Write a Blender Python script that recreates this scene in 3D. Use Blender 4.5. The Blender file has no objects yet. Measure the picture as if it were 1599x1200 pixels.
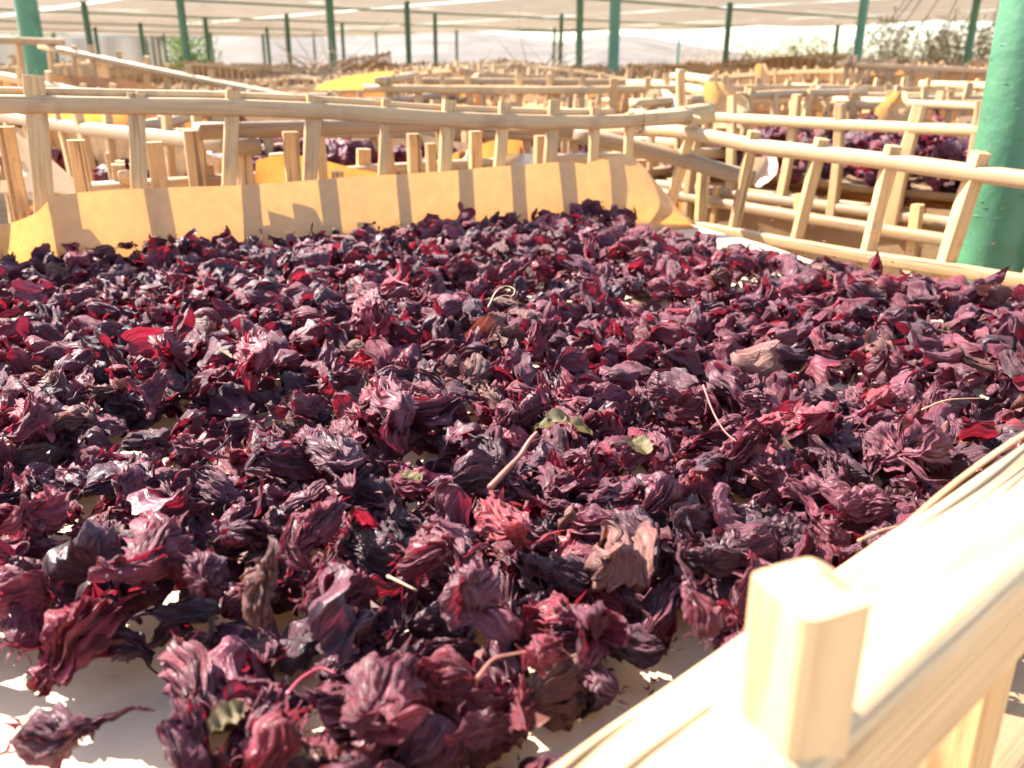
import bpy, math, random
import numpy as np
from mathutils import Vector, Matrix

random.seed(7)
RNG = np.random.default_rng(7)
scene = bpy.context.scene
COL = scene.collection
CH = 1.50                      # camera height above the ground
PITCH = math.radians(20.3)
FPX = 1340.0                   # focal length in photograph pixels (1599 wide)
CT, ST = math.cos(PITCH), math.sin(PITCH)

# ------------------------------------------------------------------ camera, sky, sun
cam_d = bpy.data.cameras.new('camera')
cam_d.sensor_width = 36.0
cam_d.lens = 36.0 * FPX / 1599.0
cam_d.clip_start = 0.01
cam_d.clip_end = 2000
cam_d.dof.use_dof = True
cam_d.dof.focus_distance = 0.42
cam_d.dof.aperture_fstop = 15.0
cam = bpy.data.objects.new('camera', cam_d)
COL.objects.link(cam)
cam.location = (0, 0, CH)
cam.rotation_euler = (math.pi / 2 - PITCH, 0, 0)
scene.camera = cam

SUN_AZ = math.radians(-58)     # left of straight ahead
SUN_EL = math.radians(43)
world = bpy.data.worlds.new('World')
scene.world = world
world.use_nodes = True
wn = world.node_tree
wn.nodes.clear()
w_out = wn.nodes.new('ShaderNodeOutputWorld')
w_bg = wn.nodes.new('ShaderNodeBackground')
w_sky = wn.nodes.new('ShaderNodeTexSky')
w_sky.sky_type = 'NISHITA'
w_sky.sun_disc = False
w_sky.sun_elevation = SUN_EL
w_sky.sun_rotation = SUN_AZ
w_sky.dust_density = 1.2
w_sky.air_density = 1.0
w_bg.inputs['Strength'].default_value = 0.12
wn.links.new(w_sky.outputs[0], w_bg.inputs['Color'])
wn.links.new(w_bg.outputs[0], w_out.inputs['Surface'])

sun_d = bpy.data.lights.new('sun', 'SUN')
sun_d.energy = 5.0
sun_d.angle = math.radians(0.55)
sun_d.color = (1.0, 0.94, 0.85)
sun = bpy.data.objects.new('sun', sun_d)
COL.objects.link(sun)
sdir = Vector((math.sin(SUN_AZ) * math.cos(SUN_EL), math.cos(SUN_AZ) * math.cos(SUN_EL), math.sin(SUN_EL)))
sun.rotation_euler = sdir.to_track_quat('Z', 'Y').to_euler()
sun.location = (0, 0, 30)

vs = scene.view_settings
vs.view_transform = 'Standard'
vs.look = 'None'
vs.exposure = 2.12
vs.gamma = 1.0
vs.use_curve_mapping = False
scene.cycles.max_bounces = 8
scene.cycles.transparent_max_bounces = 16
scene.cycles.use_denoising = True

# ------------------------------------------------------------------ picture <-> place
def ray(px, py):
    cx = (px - 799.5) / FPX
    cy = (600 - py) / FPX
    return np.array([cx, CT + cy * ST, -ST + cy * CT])

def on_z(px, py, z):           # z relative to the camera
    d = ray(px, py)
    t = z / d[2]
    return Vector((d[0] * t, d[1] * t, CH + z))

def on_wall(px, py, a, b):     # hits the vertical plane through plan points a, b
    d = ray(px, py)
    n = np.array([-(b[1] - a[1]), b[0] - a[0]])
    t = (n[0] * a[0] + n[1] * a[1]) / (n[0] * d[0] + n[1] * d[1])
    return Vector((d[0] * t, d[1] * t, CH + d[2] * t))

def at_y(px, py, y):
    d = ray(px, py)
    t = y / d[1]
    return Vector((d[0] * t, y, CH + d[2] * t))

def to_px(p):
    z = p[2] - CH
    dep = p[1] * CT - z * ST
    if dep < 0.02:
        return (-9999, -9999)
    return (799.5 + FPX * p[0] / dep, 600 - FPX * (p[1] * ST + z * CT) / dep)

def in_poly(x, y, poly):
    c = False
    n = len(poly)
    j = n - 1
    for i in range(n):
        xi, yi = poly[i]
        xj, yj = poly[j]
        if (yi > y) != (yj > y) and x < (xj - xi) * (y - yi) / (yj - yi) + xi:
            c = not c
        j = i
    return c

# ------------------------------------------------------------------ object helpers
def tag(o, label=None, cat=None, group=None, kind=None):
    if label: o['label'] = label
    if cat: o['category'] = cat
    if group: o['group'] = group
    if kind: o['kind'] = kind
    return o

def empty(name, loc=(0, 0, 0), rz=0.0):
    o = bpy.data.objects.new(name, None)
    o.empty_display_size = 0.05
    o.location = loc
    o.rotation_euler = (0, 0, rz)
    COL.objects.link(o)
    return o

def link(name, me, parent=None, mat=None):
    o = bpy.data.objects.new(name, me)
    COL.objects.link(o)
    if parent is not None:
        o.parent = parent
    if mat is not None and len(me.materials) == 0:
        me.materials.append(mat)
    return o

def mesh(name, v, f, mat=None, uv=None, smooth=False, mats=None, midx=None):
    me = bpy.data.meshes.new(name)
    v = np.asarray(v, dtype=np.float32).reshape(-1, 3)
    f = np.asarray(f, dtype=np.int32)
    if f.ndim == 2:
        k = f.shape[1]
        me.vertices.add(len(v)); me.vertices.foreach_set('co', v.ravel())
        me.loops.add(f.size); me.loops.foreach_set('vertex_index', f.ravel())
        me.polygons.add(len(f))
        me.polygons.foreach_set('loop_start', np.arange(0, f.size, k, dtype=np.int32))
        me.polygons.foreach_set('loop_total', np.full(len(f), k, dtype=np.int32))
        if midx is not None:
            me.polygons.foreach_set('material_index', np.asarray(midx, dtype=np.int32))
        me.update(calc_edges=True)
        if uv is not None:
            ul = me.uv_layers.new(name='uv')
            ul.data.foreach_set('uv', np.asarray(uv, dtype=np.float32)[f.ravel()].ravel())
        me.polygons.foreach_set('use_smooth', np.full(len(f), smooth))
    if mats:
        for m in mats: me.materials.append(m)
    elif mat is not None:
        me.materials.append(mat)
    return me

class MB:
    """collects quads with uv for one mesh"""
    def __init__(s):
        s.v = []; s.f = []; s.uv = []; s.n = 0
    def add(s, v, f, uv=None):
        v = np.asarray(v, float).reshape(-1, 3)
        s.v.append(v); s.f.append(np.asarray(f, int).reshape(-1, 4) + s.n)
        s.uv.append(np.zeros((len(v), 2)) if uv is None else np.asarray(uv, float))
        s.n += len(v)
        return s
    def build(s, name, mat, smooth=False):
        return mesh(name, np.concatenate(s.v), np.concatenate(s.f), mat, np.concatenate(s.uv), smooth)

def grid_faces(nu, nv, closed=False):
    i = np.arange(nv - 1)[:, None] * nu
    if closed:
        j = np.arange(nu)[None, :]
        j2 = (j + 1) % nu
    else:
        j = np.arange(nu - 1)[None, :]
        j2 = j + 1
    return np.stack([i + j, i + j2, i + nu + j2, i + nu + j], -1).reshape(-1, 4)

def sweep(pts, w, h, round_=0.35, rough=0.0, nseg=None, up=(0, 0, 1), sub=6, seed=0, taper=(1, 1), flat_top=False, k=12):
    """rail or rib: rounded-rectangle section swept along pts, w across, h high; returns v, f, uv"""
    r = np.random.default_rng(seed)
    P = np.asarray([list(p) for p in pts], float)
    if len(P) > 2 or sub > 1:                    # Catmull-Rom refine
        Q = np.vstack([2 * P[0] - P[1], P, 2 * P[-1] - P[-2]])
        out = []
        for i in range(1, len(Q) - 2):
            p0, p1, p2, p3 = Q[i - 1], Q[i], Q[i + 1], Q[i + 2]
            for t in np.linspace(0, 1, sub, endpoint=False):
                out.append(.5 * ((2 * p1) + (-p0 + p2) * t + (2 * p0 - 5 * p1 + 4 * p2 - p3) * t * t + (-p0 + 3 * p1 - 3 * p2 + p3) * t ** 3))
        out.append(P[-1]); P = np.array(out)
    n = len(P)
    T = np.gradient(P, axis=0); T /= np.linalg.norm(T, axis=1)[:, None] + 1e-12
    U = np.array(up, float)
    S = np.cross(T, U); S /= np.linalg.norm(S, axis=1)[:, None] + 1e-12
    N = np.cross(S, T)
    ang = np.linspace(0, 2 * math.pi, k, endpoint=False) + math.pi / k
    e = 2.0 / (2.0 + 6 * (1 - round_))          # superellipse exponent
    cx = np.sign(np.cos(ang)) * np.abs(np.cos(ang)) ** e
    cy = np.sign(np.sin(ang)) * np.abs(np.sin(ang)) ** e
    L = np.concatenate([[0], np.cumsum(np.linalg.norm(np.diff(P, axis=0), axis=1))])
    tt = L / L[-1]
    tp = taper[0] + (taper[1] - taper[0]) * tt
    ph = r.uniform(0, 6, 6)
    wob = 1 + rough * (np.sin(L * 31 + ph[0]) * .5 + np.sin(L * 73 + ph[1]) * .3 + np.sin(L * 13 + ph[2]) * .6)
    rk = 1 + rough * .7 * (r.random((n, k)) - .5)
    V = P[:, None, :] + (S[:, None, :] * cx[None, :, None] * (w / 2) + N[:, None, :] * cy[None, :, None] * (h / 2)) * (tp * wob)[:, None, None] * rk[:, :, None]
    V = V.reshape(-1, 3)
    F = grid_faces(k, n, True)
    off = r.uniform(0, 20)
    uv = np.stack([np.tile(np.linspace(0, 2 * (w + h), k), n) + off, np.repeat(L, k) + off], -1)
    # end caps
    c0 = len(V)
    V = np.vstack([V, P[0], P[-1]])
    uv = np.vstack([uv, [off, off], [off, off]])
    caps = []
    for j in range(0, k, 2):
        a, b, c = j, (j + 1) % k, (j + 2) % k
        caps.append([c0, c, b, a])
        caps.append([c0 + 1, (n - 1) * k + a, (n - 1) * k + b, (n - 1) * k + c])
    return V, np.vstack([F, caps]), uv

def rail_obj(name, pts, w, h, mat, parent, seed=0, rough=.05, round_=.5, sub=6, taper=(1, 1), k=12, smooth=True):
    v, f, uv = sweep(pts, w, h, round_, rough, sub=sub, seed=seed, taper=taper, k=k)
    me = mesh(name, v, f, mat, uv, smooth)
    return link(name, me, parent)

# ------------------------------------------------------------------ materials
def nm(name):
    m = bpy.data.materials.new(name)
    m.use_nodes = True
    nt = m.node_tree
    nt.nodes.clear()
    return m, nt, nt.nodes, nt.links

def node(ns, typ, **kw):
    n = ns.new(typ)
    for k_, v_ in kw.items():
        if k_.startswith('in_'):
            n.inputs[k_[3:].replace('_', ' ')].default_value = v_
        else:
            setattr(n, k_, v_)
    return n

def ramp(ns, stops):
    n = ns.new('ShaderNodeValToRGB')
    el = n.color_ramp.elements
    while len(el) < len(stops): el.new(0.5)
    for e_, (p, c) in zip(el, stops):
        e_.position = p
        e_.color = (*c, 1) if len(c) == 3 else c
    return n

def mat_wood(name, c1, c2, c3, grain=1.0, knots=0.0):
    m, nt, ns, ln = nm(name)
    out = node(ns, 'ShaderNodeOutputMaterial')
    bs = node(ns, 'ShaderNodeBsdfPrincipled'); bs.inputs['Roughness'].default_value = .55
    uv = node(ns, 'ShaderNodeUVMap'); uv.uv_map = 'uv'
    mp = node(ns, 'ShaderNodeMapping'); mp.inputs['Scale'].default_value = (700 * grain, 14, 1)
    n1 = node(ns, 'ShaderNodeTexNoise'); n1.inputs['Scale'].default_value = 1; n1.inputs['Detail'].default_value = 6; n1.inputs['Roughness'].default_value = .65
    mp2 = node(ns, 'ShaderNodeMapping'); mp2.inputs['Scale'].default_value = (60, 9, 1)
    n2 = node(ns, 'ShaderNodeTexNoise'); n2.inputs['Scale'].default_value = 1; n2.inputs['Detail'].default_value = 4
    r1 = ramp(ns, [(.32, c2), (.52, c1), (.8, tuple(min(1, q * 1.12) for q in c1))])
    r2 = ramp(ns, [(.3, (0, 0, 0)), (.62, (0, 0, 0)), (.75, (1, 1, 1))])
    mx = node(ns, 'ShaderNodeMix', data_type='RGBA')
    oi = node(ns, 'ShaderNodeObjectInfo')
    hv = node(ns, 'ShaderNodeHueSaturation')
    mr = node(ns, 'ShaderNodeMapRange'); mr.inputs['To Min'].default_value = .82; mr.inputs['To Max'].default_value = 1.1
    ln.new(oi.outputs['Random'], mr.inputs['Value']); ln.new(mr.outputs[0], hv.inputs['Value'])
    ln.new(uv.outputs[0], mp.inputs[0]); ln.new(mp.outputs[0], n1.inputs['Vector'])
    ln.new(uv.outputs[0], mp2.inputs[0]); ln.new(mp2.outputs[0], n2.inputs['Vector'])
    ln.new(n1.outputs['Fac'], r1.inputs[0]); ln.new(n2.outputs['Fac'], r2.inputs[0])
    ln.new(r2.outputs[0], mx.inputs['Factor']); ln.new(r1.outputs[0], mx.inputs['A']); mx.inputs['B'].default_value = (*c3, 1)
    ln.new(hv.outputs[0], bs.inputs['Base Color'])
    mp3 = node(ns, 'ShaderNodeMapping'); mp3.inputs['Scale'].default_value = (170, 5, 1)
    n4 = node(ns, 'ShaderNodeTexNoise'); n4.inputs['Scale'].default_value = 1; n4.inputs['Detail'].default_value = 3; n4.inputs['Distortion'].default_value = .8
    r4 = ramp(ns, [(.60, (0, 0, 0)), (.66, (.8, .8, .8))])
    ln.new(uv.outputs[0], mp3.inputs[0]); ln.new(mp3.outputs[0], n4.inputs['Vector']); ln.new(n4.outputs['Fac'], r4.inputs[0])
    mx2 = node(ns, 'ShaderNodeMix', data_type='RGBA'); mx2.inputs['B'].default_value = (c3[0] * .7, c3[1] * .6, c3[2] * .5, 1)
    ln.new(r4.outputs[0], mx2.inputs['Factor']); ln.new(mx.outputs['Result'], mx2.inputs['A']); ln.new(mx2.outputs['Result'], hv.inputs['Color'])
    bp = node(ns, 'ShaderNodeBump'); bp.inputs['Strength'].default_value = .35; bp.inputs['Distance'].default_value = .001
    ln.new(n1.outputs['Fac'], bp.inputs['Height']); ln.new(bp.outputs[0], bs.inputs['Normal'])
    ln.new(bs.outputs[0], out.inputs[0])
    return m

def mat_plain(name, c, rough=.6, noise=.15, scale=8, bump=0.0, metal=0.0, coord='Object', c2=None, bscale=None):
    m, nt, ns, ln = nm(name)
    out = node(ns, 'ShaderNodeOutputMaterial')
    bs = node(ns, 'ShaderNodeBsdfPrincipled')
    bs.inputs['Roughness'].default_value = rough; bs.inputs['Metallic'].default_value = metal
    tc = node(ns, 'ShaderNodeTexCoord')
    n1 = node(ns, 'ShaderNodeTexNoise'); n1.inputs['Scale'].default_value = scale; n1.inputs['Detail'].default_value = 8
    ln.new(tc.outputs[coord], n1.inputs['Vector'])
    d = tuple(x * (1 - noise) for x in c); u = tuple(min(1, x * (1 + noise)) for x in c)
    r1 = ramp(ns, [(.3, d if c2 is None else c2), (.7, u)])
    ln.new(n1.outputs['Fac'], r1.inputs[0]); ln.new(r1.outputs[0], bs.inputs['Base Color'])
    if bump:
        n3 = node(ns, 'ShaderNodeTexNoise'); n3.inputs['Scale'].default_value = bscale or scale * 4; n3.inputs['Detail'].default_value = 6
        ln.new(tc.outputs[coord], n3.inputs['Vector'])
        bp = node(ns, 'ShaderNodeBump'); bp.inputs['Strength'].default_value = bump; bp.inputs['Distance'].default_value = .01
        ln.new(n3.outputs['Fac'], bp.inputs['Height']); ln.new(bp.outputs[0], bs.inputs['Normal'])
    ln.new(bs.outputs[0], out.inputs[0])
    return m

def mat_sheet(name, c, tcol, tfac, rough=.7, noise=.08, scale=60, bump=.2, trans=0.0, bdist=.0015):
    m, nt, ns, ln = nm(name)
    out = node(ns, 'ShaderNodeOutputMaterial')
    bs = node(ns, 'ShaderNodeBsdfPrincipled'); bs.inputs['Roughness'].default_value = rough
    bs.inputs['Specular IOR Level'].default_value = .25
    tr = node(ns, 'ShaderNodeBsdfTranslucent')
    tc = node(ns, 'ShaderNodeTexCoord')
    n1 = node(ns, 'ShaderNodeTexNoise'); n1.inputs['Scale'].default_value = scale; n1.inputs['Detail'].default_value = 8
    ln.new(tc.outputs['Object'], n1.inputs['Vector'])
    r1 = ramp(ns, [(.3, tuple(x * (1 - noise) for x in c)), (.7, tuple(min(1, x * (1 + noise)) for x in c))])
    r2 = ramp(ns, [(.3, tuple(x * (1 - 2 * noise) for x in tcol)), (.7, tuple(min(1, x * (1 + noise)) for x in tcol))])
    ln.new(n1.outputs['Fac'], r1.inputs[0]); ln.new(n1.outputs['Fac'], r2.inputs[0])
    ln.new(r1.outputs[0], bs.inputs['Base Color']); ln.new(r2.outputs[0], tr.inputs['Color'])
    bp = node(ns, 'ShaderNodeBump'); bp.inputs['Strength'].default_value = bump; bp.inputs['Distance'].default_value = bdist
    ln.new(n1.outputs['Fac'], bp.inputs['Height']); ln.new(bp.outputs[0], bs.inputs['Normal'])
    ms = node(ns, 'ShaderNodeMixShader'); ms.inputs[0].default_value = tfac
    ln.new(bs.outputs[0], ms.inputs[1]); ln.new(tr.outputs[0], ms.inputs[2])
    last = ms.outputs[0]
    if trans > 0:
        tp = node(ns, 'ShaderNodeBsdfTransparent')
        m2 = node(ns, 'ShaderNodeMixShader'); m2.inputs[0].default_value = trans
        ln.new(last, m2.inputs[1]); ln.new(tp.outputs[0], m2.inputs[2]); last = m2.outputs[0]
    ln.new(last, out.inputs[0])
    return m

def mat_calyx(name, a, b, dust, tcol, tfac=.28, rough=.38, dust_highlight_fac=.42):
    m, nt, ns, ln = nm(name)
    out = node(ns, 'ShaderNodeOutputMaterial')
    bs = node(ns, 'ShaderNodeBsdfPrincipled'); bs.inputs['Roughness'].default_value = rough
    bs.inputs['Specular IOR Level'].default_value = .42
    bs.inputs['Sheen Weight'].default_value = .10
    bs.inputs['Sheen Roughness'].default_value = .4
    bs.inputs['Sheen Tint'].default_value = (1, .62, .7, 1)
    geo = node(ns, 'ShaderNodeNewGeometry')
    n1 = node(ns, 'ShaderNodeTexNoise'); n1.inputs['Scale'].default_value = 38; n1.inputs['Detail'].default_value = 4
    ln.new(geo.outputs['Position'], n1.inputs['Vector'])
    r1 = ramp(ns, [(.36, a), (.62, b)])
    ln.new(n1.outputs['Fac'], r1.inputs[0])
    uv = node(ns, 'ShaderNodeUVMap'); uv.uv_map = 'uv'
    mp = node(ns, 'ShaderNodeMapping'); mp.inputs['Scale'].default_value = (26, 3.2, 1)
    n2 = node(ns, 'ShaderNodeTexNoise'); n2.inputs['Scale'].default_value = 1; n2.inputs['Detail'].default_value = 5; n2.inputs['Roughness'].default_value = .6
    n2.inputs['Distortion'].default_value = .6
    ln.new(uv.outputs[0], mp.inputs[0]); ln.new(mp.outputs[0], n2.inputs['Vector'])
    r2 = ramp(ns, [(.42, (0, 0, 0)), (.72, (dust_highlight_fac, dust_highlight_fac, dust_highlight_fac))])
    ln.new(n2.outputs['Fac'], r2.inputs[0])
    mx = node(ns, 'ShaderNodeMix', data_type='RGBA')
    ln.new(r2.outputs[0], mx.inputs['Factor']); ln.new(r1.outputs[0], mx.inputs['A']); mx.inputs['B'].default_value = (*dust, 1)  # dusty streaks, with pale highlights put into the colour
    ln.new(mx.outputs['Result'], bs.inputs['Base Color'])
    bp = node(ns, 'ShaderNodeBump'); bp.inputs['Strength'].default_value = 1.0; bp.inputs['Distance'].default_value = .0020
    ln.new(n2.outputs['Fac'], bp.inputs['Height']); ln.new(bp.outputs[0], bs.inputs['Normal'])
    tr = node(ns, 'ShaderNodeBsdfTranslucent')
    r5 = ramp(ns, [(.34, tuple(q * .35 for q in tcol)), (.66, (min(1, tcol[0] * 1.15), tcol[1] * 2.2, tcol[2] * 1.6))])
    ln.new(n2.outputs['Fac'], r5.inputs[0]); ln.new(r5.outputs[0], tr.inputs['Color']); ln.new(bp.outputs[0], tr.inputs['Normal'])
    ms = node(ns, 'ShaderNodeMixShader'); ms.inputs[0].default_value = tfac
    ln.new(bs.outputs[0], ms.inputs[1]); ln.new(tr.outputs[0], ms.inputs[2])
    ln.new(ms.outputs[0], out.inputs[0])
    return m

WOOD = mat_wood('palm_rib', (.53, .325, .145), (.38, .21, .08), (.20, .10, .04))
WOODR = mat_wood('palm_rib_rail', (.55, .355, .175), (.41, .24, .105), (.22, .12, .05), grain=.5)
WOODD = mat_wood('palm_rib_weathered_shaded', (.33, .20, .095), (.21, .12, .055), (.11, .062, .03))  # weathered ribs, also the darker copy putting shade into lower crates
WOODN = mat_wood('palm_rib_close', (.54, .36, .19), (.40, .25, .11), (.17, .085, .035), grain=.28)
for n_ in WOODN.node_tree.nodes:
    if n_.type == 'MAPPING' and abs(n_.inputs['Scale'].default_value[0] - 170) < 1: n_.inputs['Scale'].default_value = (115, 5, 1)
    if n_.type == 'VALTORGB' and abs(n_.color_ramp.elements[0].position - .60) < .01:
        n_.color_ramp.elements[0].position = .57; n_.color_ramp.elements[1].position = .72
PAPER = mat_sheet('kraft_paper', (.60, .415, .235), (.56, .275, .07), .41, scale=90, noise=.06, bump=.15)
AMBER = mat_sheet('amber_backlit_paper', (.50, .33, .16), (.66, .28, .045), .60, scale=40, noise=.10, bump=.5, bdist=.004)  # kraft paper copy with the backlit glow put into its colour
PAPER2 = mat_sheet('kraft_paper_liner', (.36, .235, .135), (.50, .20, .035), .42, scale=40, noise=.10, bump=.5, bdist=.004)  # darker kraft copy, shade of the crate gaps put into the colour
PAPERF = mat_sheet('kraft_paper_floor', (.60, .46, .33), (.6, .38, .18), .12, scale=70, noise=.05, bump=.15)
def stain(m, scale, lo, hi, col, coord='Object', detail=5, stretch=(1, 1, 1)):
    nt = m.node_tree; ns = nt.nodes; ln = nt.links
    bs = next(n for n in ns if n.type == 'BSDF_PRINCIPLED')
    src = bs.inputs['Base Color'].links[0].from_socket
    tc = ns.new('ShaderNodeTexCoord'); mp = ns.new('ShaderNodeMapping'); mp.inputs['Scale'].default_value = stretch
    n = ns.new('ShaderNodeTexNoise'); n.inputs['Scale'].default_value = scale; n.inputs['Detail'].default_value = detail; n.inputs['Roughness'].default_value = .65
    r = ramp(ns, [(lo, (0, 0, 0)), (hi, (1, 1, 1))])
    mx = ns.new('ShaderNodeMix'); mx.data_type = 'RGBA'; mx.inputs['B'].default_value = (*col, 1)
    ln.new(tc.outputs[coord], mp.inputs[0]); ln.new(mp.outputs[0], n.inputs['Vector']); ln.new(n.outputs['Fac'], r.inputs[0])
    ln.new(r.outputs[0], mx.inputs['Factor']); ln.new(src, mx.inputs['A']); ln.new(mx.outputs['Result'], bs.inputs['Base Color'])
stain(PAPERF, 55, .60, .78, (.50, .27, .22))
stain(PAPERF, 16, .52, .80, (.56, .40, .28))
stain(PAPER, 30, .58, .80, (.55, .36, .20))
stain(WOODR, 22, .54, .72, (.32, .19, .10))
stain(WOODR, 5, .45, .70, (.42, .27, .13))
stain(WOODD, 6, .45, .70, (.30, .20, .12))
stain(WOOD, 30, .56, .70, (.32, .19, .10))
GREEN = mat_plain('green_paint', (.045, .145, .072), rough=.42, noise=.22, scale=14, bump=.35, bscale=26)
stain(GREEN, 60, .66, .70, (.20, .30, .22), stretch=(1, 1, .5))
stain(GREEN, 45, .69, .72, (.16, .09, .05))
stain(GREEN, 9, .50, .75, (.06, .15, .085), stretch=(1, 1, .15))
GREENF = mat_plain('green_paint_far_washed', (.070, .185, .108), rough=.5, noise=.1)  # paler copy, washed-out distance put into the paint colour
CLOTH = mat_sheet('shade_cloth', (.33, .265, .20), (.20, .15, .105), .6, scale=3, noise=.07, bump=0, trans=.04)
CURTAIN = mat_sheet('white_sheeting', (.27, .245, .205), (.20, .18, .15), .5, scale=1.5, noise=.06, bump=0, trans=.06)
SAND = mat_plain('desert_sand', (.40, .30, .20), rough=.95, noise=.2, scale=.6, bump=.5, bscale=5)
HILL = mat_plain('dry_hill', (.190, .150, .115), rough=1, noise=.0, scale=.16, bump=.8, bscale=.5, c2=(.070, .054, .043), coord='Object')
WIRE = mat_plain('binding_wire', (.10, .06, .04), rough=.6)

TINT = {
    'plum':    mat_calyx('calyx_plum',    (.048, .009, .017), (.152, .023, .043), (.39, .145, .18), (.38, .011, .032), .25),
    'wine':    mat_calyx('calyx_wine',    (.088, .010, .020), (.222, .027, .048), (.45, .165, .19), (.50, .013, .038), .28),
    'crimson': mat_calyx('calyx_crimson', (.130, .012, .024), (.300, .031, .054), (.54, .19, .21), (.56, .016, .044), .29),
    'black':   mat_calyx('calyx_black',   (.030, .008, .013), (.098, .021, .033), (.32, .15, .18), (.22, .008, .024), .17, rough=.36),
    'brown':   mat_calyx('calyx_brown',   (.110, .032, .026), (.225, .080, .060), (.40, .22, .17), (.34, .045, .03), .22, rough=.55),
    'bright':  mat_calyx('calyx_bright',  (.370, .030, .046), (.540, .062, .085), (.72, .34, .35), (.70, .035, .065), .36),
    'mauve':   mat_calyx('calyx_mauve',   (.096, .018, .032), (.218, .044, .068), (.47, .23, .26), (.42, .016, .044), .25),
}
TKEYS = list(TINT)
TWORD = {'plum': 'dark plum', 'wine': 'wine red', 'crimson': 'crimson', 'black': 'blackish purple', 'brown': 'brownish', 'bright': 'bright red', 'mauve': 'dusty mauve'}
OLIVE = mat_sheet('dried_leaf', (.15, .115, .06), (.19, .15, .06), .3, scale=200, bump=.4, noise=.3)
STEMM = mat_plain('dried_stem', (.24, .09, .06), rough=.6, noise=.3, scale=80)
REDST = mat_plain('red_strip', (.26, .02, .045), rough=.4, noise=.3, scale=80)
STRAW = mat_plain('straw', (.36, .25, .14), rough=.6, noise=.2, scale=80)

# ================================================================== LARGE STRUCTURE
# ---------------------------------------------------------------- ground and hills
def make_ground():
    rs = np.concatenate([np.linspace(.0, 24, 40), np.geomspace(26, 900, 40)])
    az = np.linspace(-math.pi, math.pi, 97)
    V = []
    for r_ in rs:
        for a in az:
            x, y = r_ * math.sin(a), r_ * math.cos(a)
            z = .03 * math.sin(x * 1.3) * math.cos(y * 1.1) * min(1, r_ / 3)
            V.append((x, y, z))
    return link('ground', mesh('ground', V, grid_faces(97, len(rs)), SAND, smooth=True))
tag(make_ground(), kind='structure')

def hill_height(px):
    xs = [-900, -200, 100, 330, 400, 480, 560, 640, 720, 800, 880, 950, 1000, 1080, 1180, 1300, 1500, 1700, 2400]
    ys = [50, 48, 50, 54, 46, 56, 66, 62, 58, 66, 74, 64, 66, 78, 90, 97, 96, 94, 92]
    return np.interp(px, xs, ys)
def make_hills(name, r0, r1, dy, seed, x0=-900, x1=2400):
    r = np.random.default_rng(seed)
    pxs = np.linspace(x0, x1, 240)
    nr = 26
    V = []
    ph = r.uniform(0, 6, 8)
    for j in range(nr):
        t = j / (nr - 1)
        rr = r0 + (r1 - r0) * t
        for px in pxs:
            d = ray(px, 100); a = math.atan2(d[0], d[1])
            top = hill_height(px) + dy
            el = (104.5 - top) / FPX
            H = CH + el * r1
            s = math.sin(t * math.pi / 2) ** 1.5
            x, y = rr * math.sin(a), rr * math.cos(a)
            nz = sum(math.sin(x * f + ph[i]) * math.cos(y * f * 1.2 + ph[i + 1]) / (i + 1) for i, f in enumerate((.06, .13, .27, .5, .9)))
            V.append((x, y, -.6 + (H + .6) * s + nz * .35 * t * (1 - .5 * t)))
    return link(name, mesh(name, V, grid_faces(240, nr), HILL, smooth=True))
tag(make_hills('hills', 60, 190, 0, 3), kind='structure')
tag(make_hills('hills', 32, 70, 19, 5, -900, 700), kind='structure')

# ---------------------------------------------------------------- shade roof: cloth panels, green pipes, posts
RH = .76                                   # roof above the camera
U1 = np.array([-.682, .731]); U2 = np.array([.731, .682])
def uv_of(x, y): return (x * U1[0] + y * U1[1], x * U2[0] + y * U2[1])
def xy_of(a, b): return (a * U1[0] + b * U2[0], a * U1[1] + b * U2[1])

roof = empty('shade_canopy', (0, 10, CH + RH))
tag(roof, 'flat beige shade cloth canopy on green pipes over the drying yard', 'canopy')
def to_local(o, v): return np.asarray(v, float) - np.array(o.location)
PITCH_U = 3.3
def sag(a, b): return -.05 * math.sin((b % 3.3) / 3.3 * math.pi) - .02 * math.sin(a * 1.7)
A0, A1, B0, B1 = 3.67 + PITCH_U * .5, 3.67 + PITCH_U * 5.0, -1.5, 3.3 * 6.6
def cloth_ok(a, b):
    x, y = xy_of(a, b); return y > 4.5
nb = 0
for i in range(-4, 9):
    for j in range(0, 7):
        a0, a1 = 3.67 + PITCH_U * (j - 1.0), 3.67 + PITCH_U * j
        b0, b1 = .89 + 3.3 * i + .05, .89 + 3.3 * (i + 1) - .05
        xm, ym = xy_of((a0 + a1) / 2, (b0 + b1) / 2)
        if ym < 6.0 or ym > 27 or abs(xm) > ym * .95 + 3: continue
        if ym + .58 * xm > 23.0: continue
        n = 9
        V = []
        for q in range(n):
            for p in range(n):
                a = a0 + (a1 - a0) * p / (n - 1); b = b0 + (b1 - b0) * q / (n - 1)
                x, y = xy_of(a, b)
                sg = -.07 * math.sin(p / (n - 1) * math.pi) * math.sin(q / (n - 1) * math.pi) - random.random() * .008
                lim = 20.5 - .58 * x
                if y > lim: y = lim
                V.append((x, y, CH + RH + sg))
        link('cloth_panel', mesh('cloth_panel', to_local(roof, V), grid_faces(n, n), CLOTH, smooth=True), roof)
        nb += 1
def pipe(p0, p1, r_, mat, parent, name='pipe', k=8):
    v, f, uv = sweep([p0, ((p0[0] + p1[0]) / 2, (p0[1] + p1[1]) / 2, (p0[2] + p1[2]) / 2 - .02), p1], r_ * 2, r_ * 2, 1.0, 0, sub=3, k=k)
    return link(name, mesh(name, to_local(parent, v), f, mat, uv, True), parent)
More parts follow.
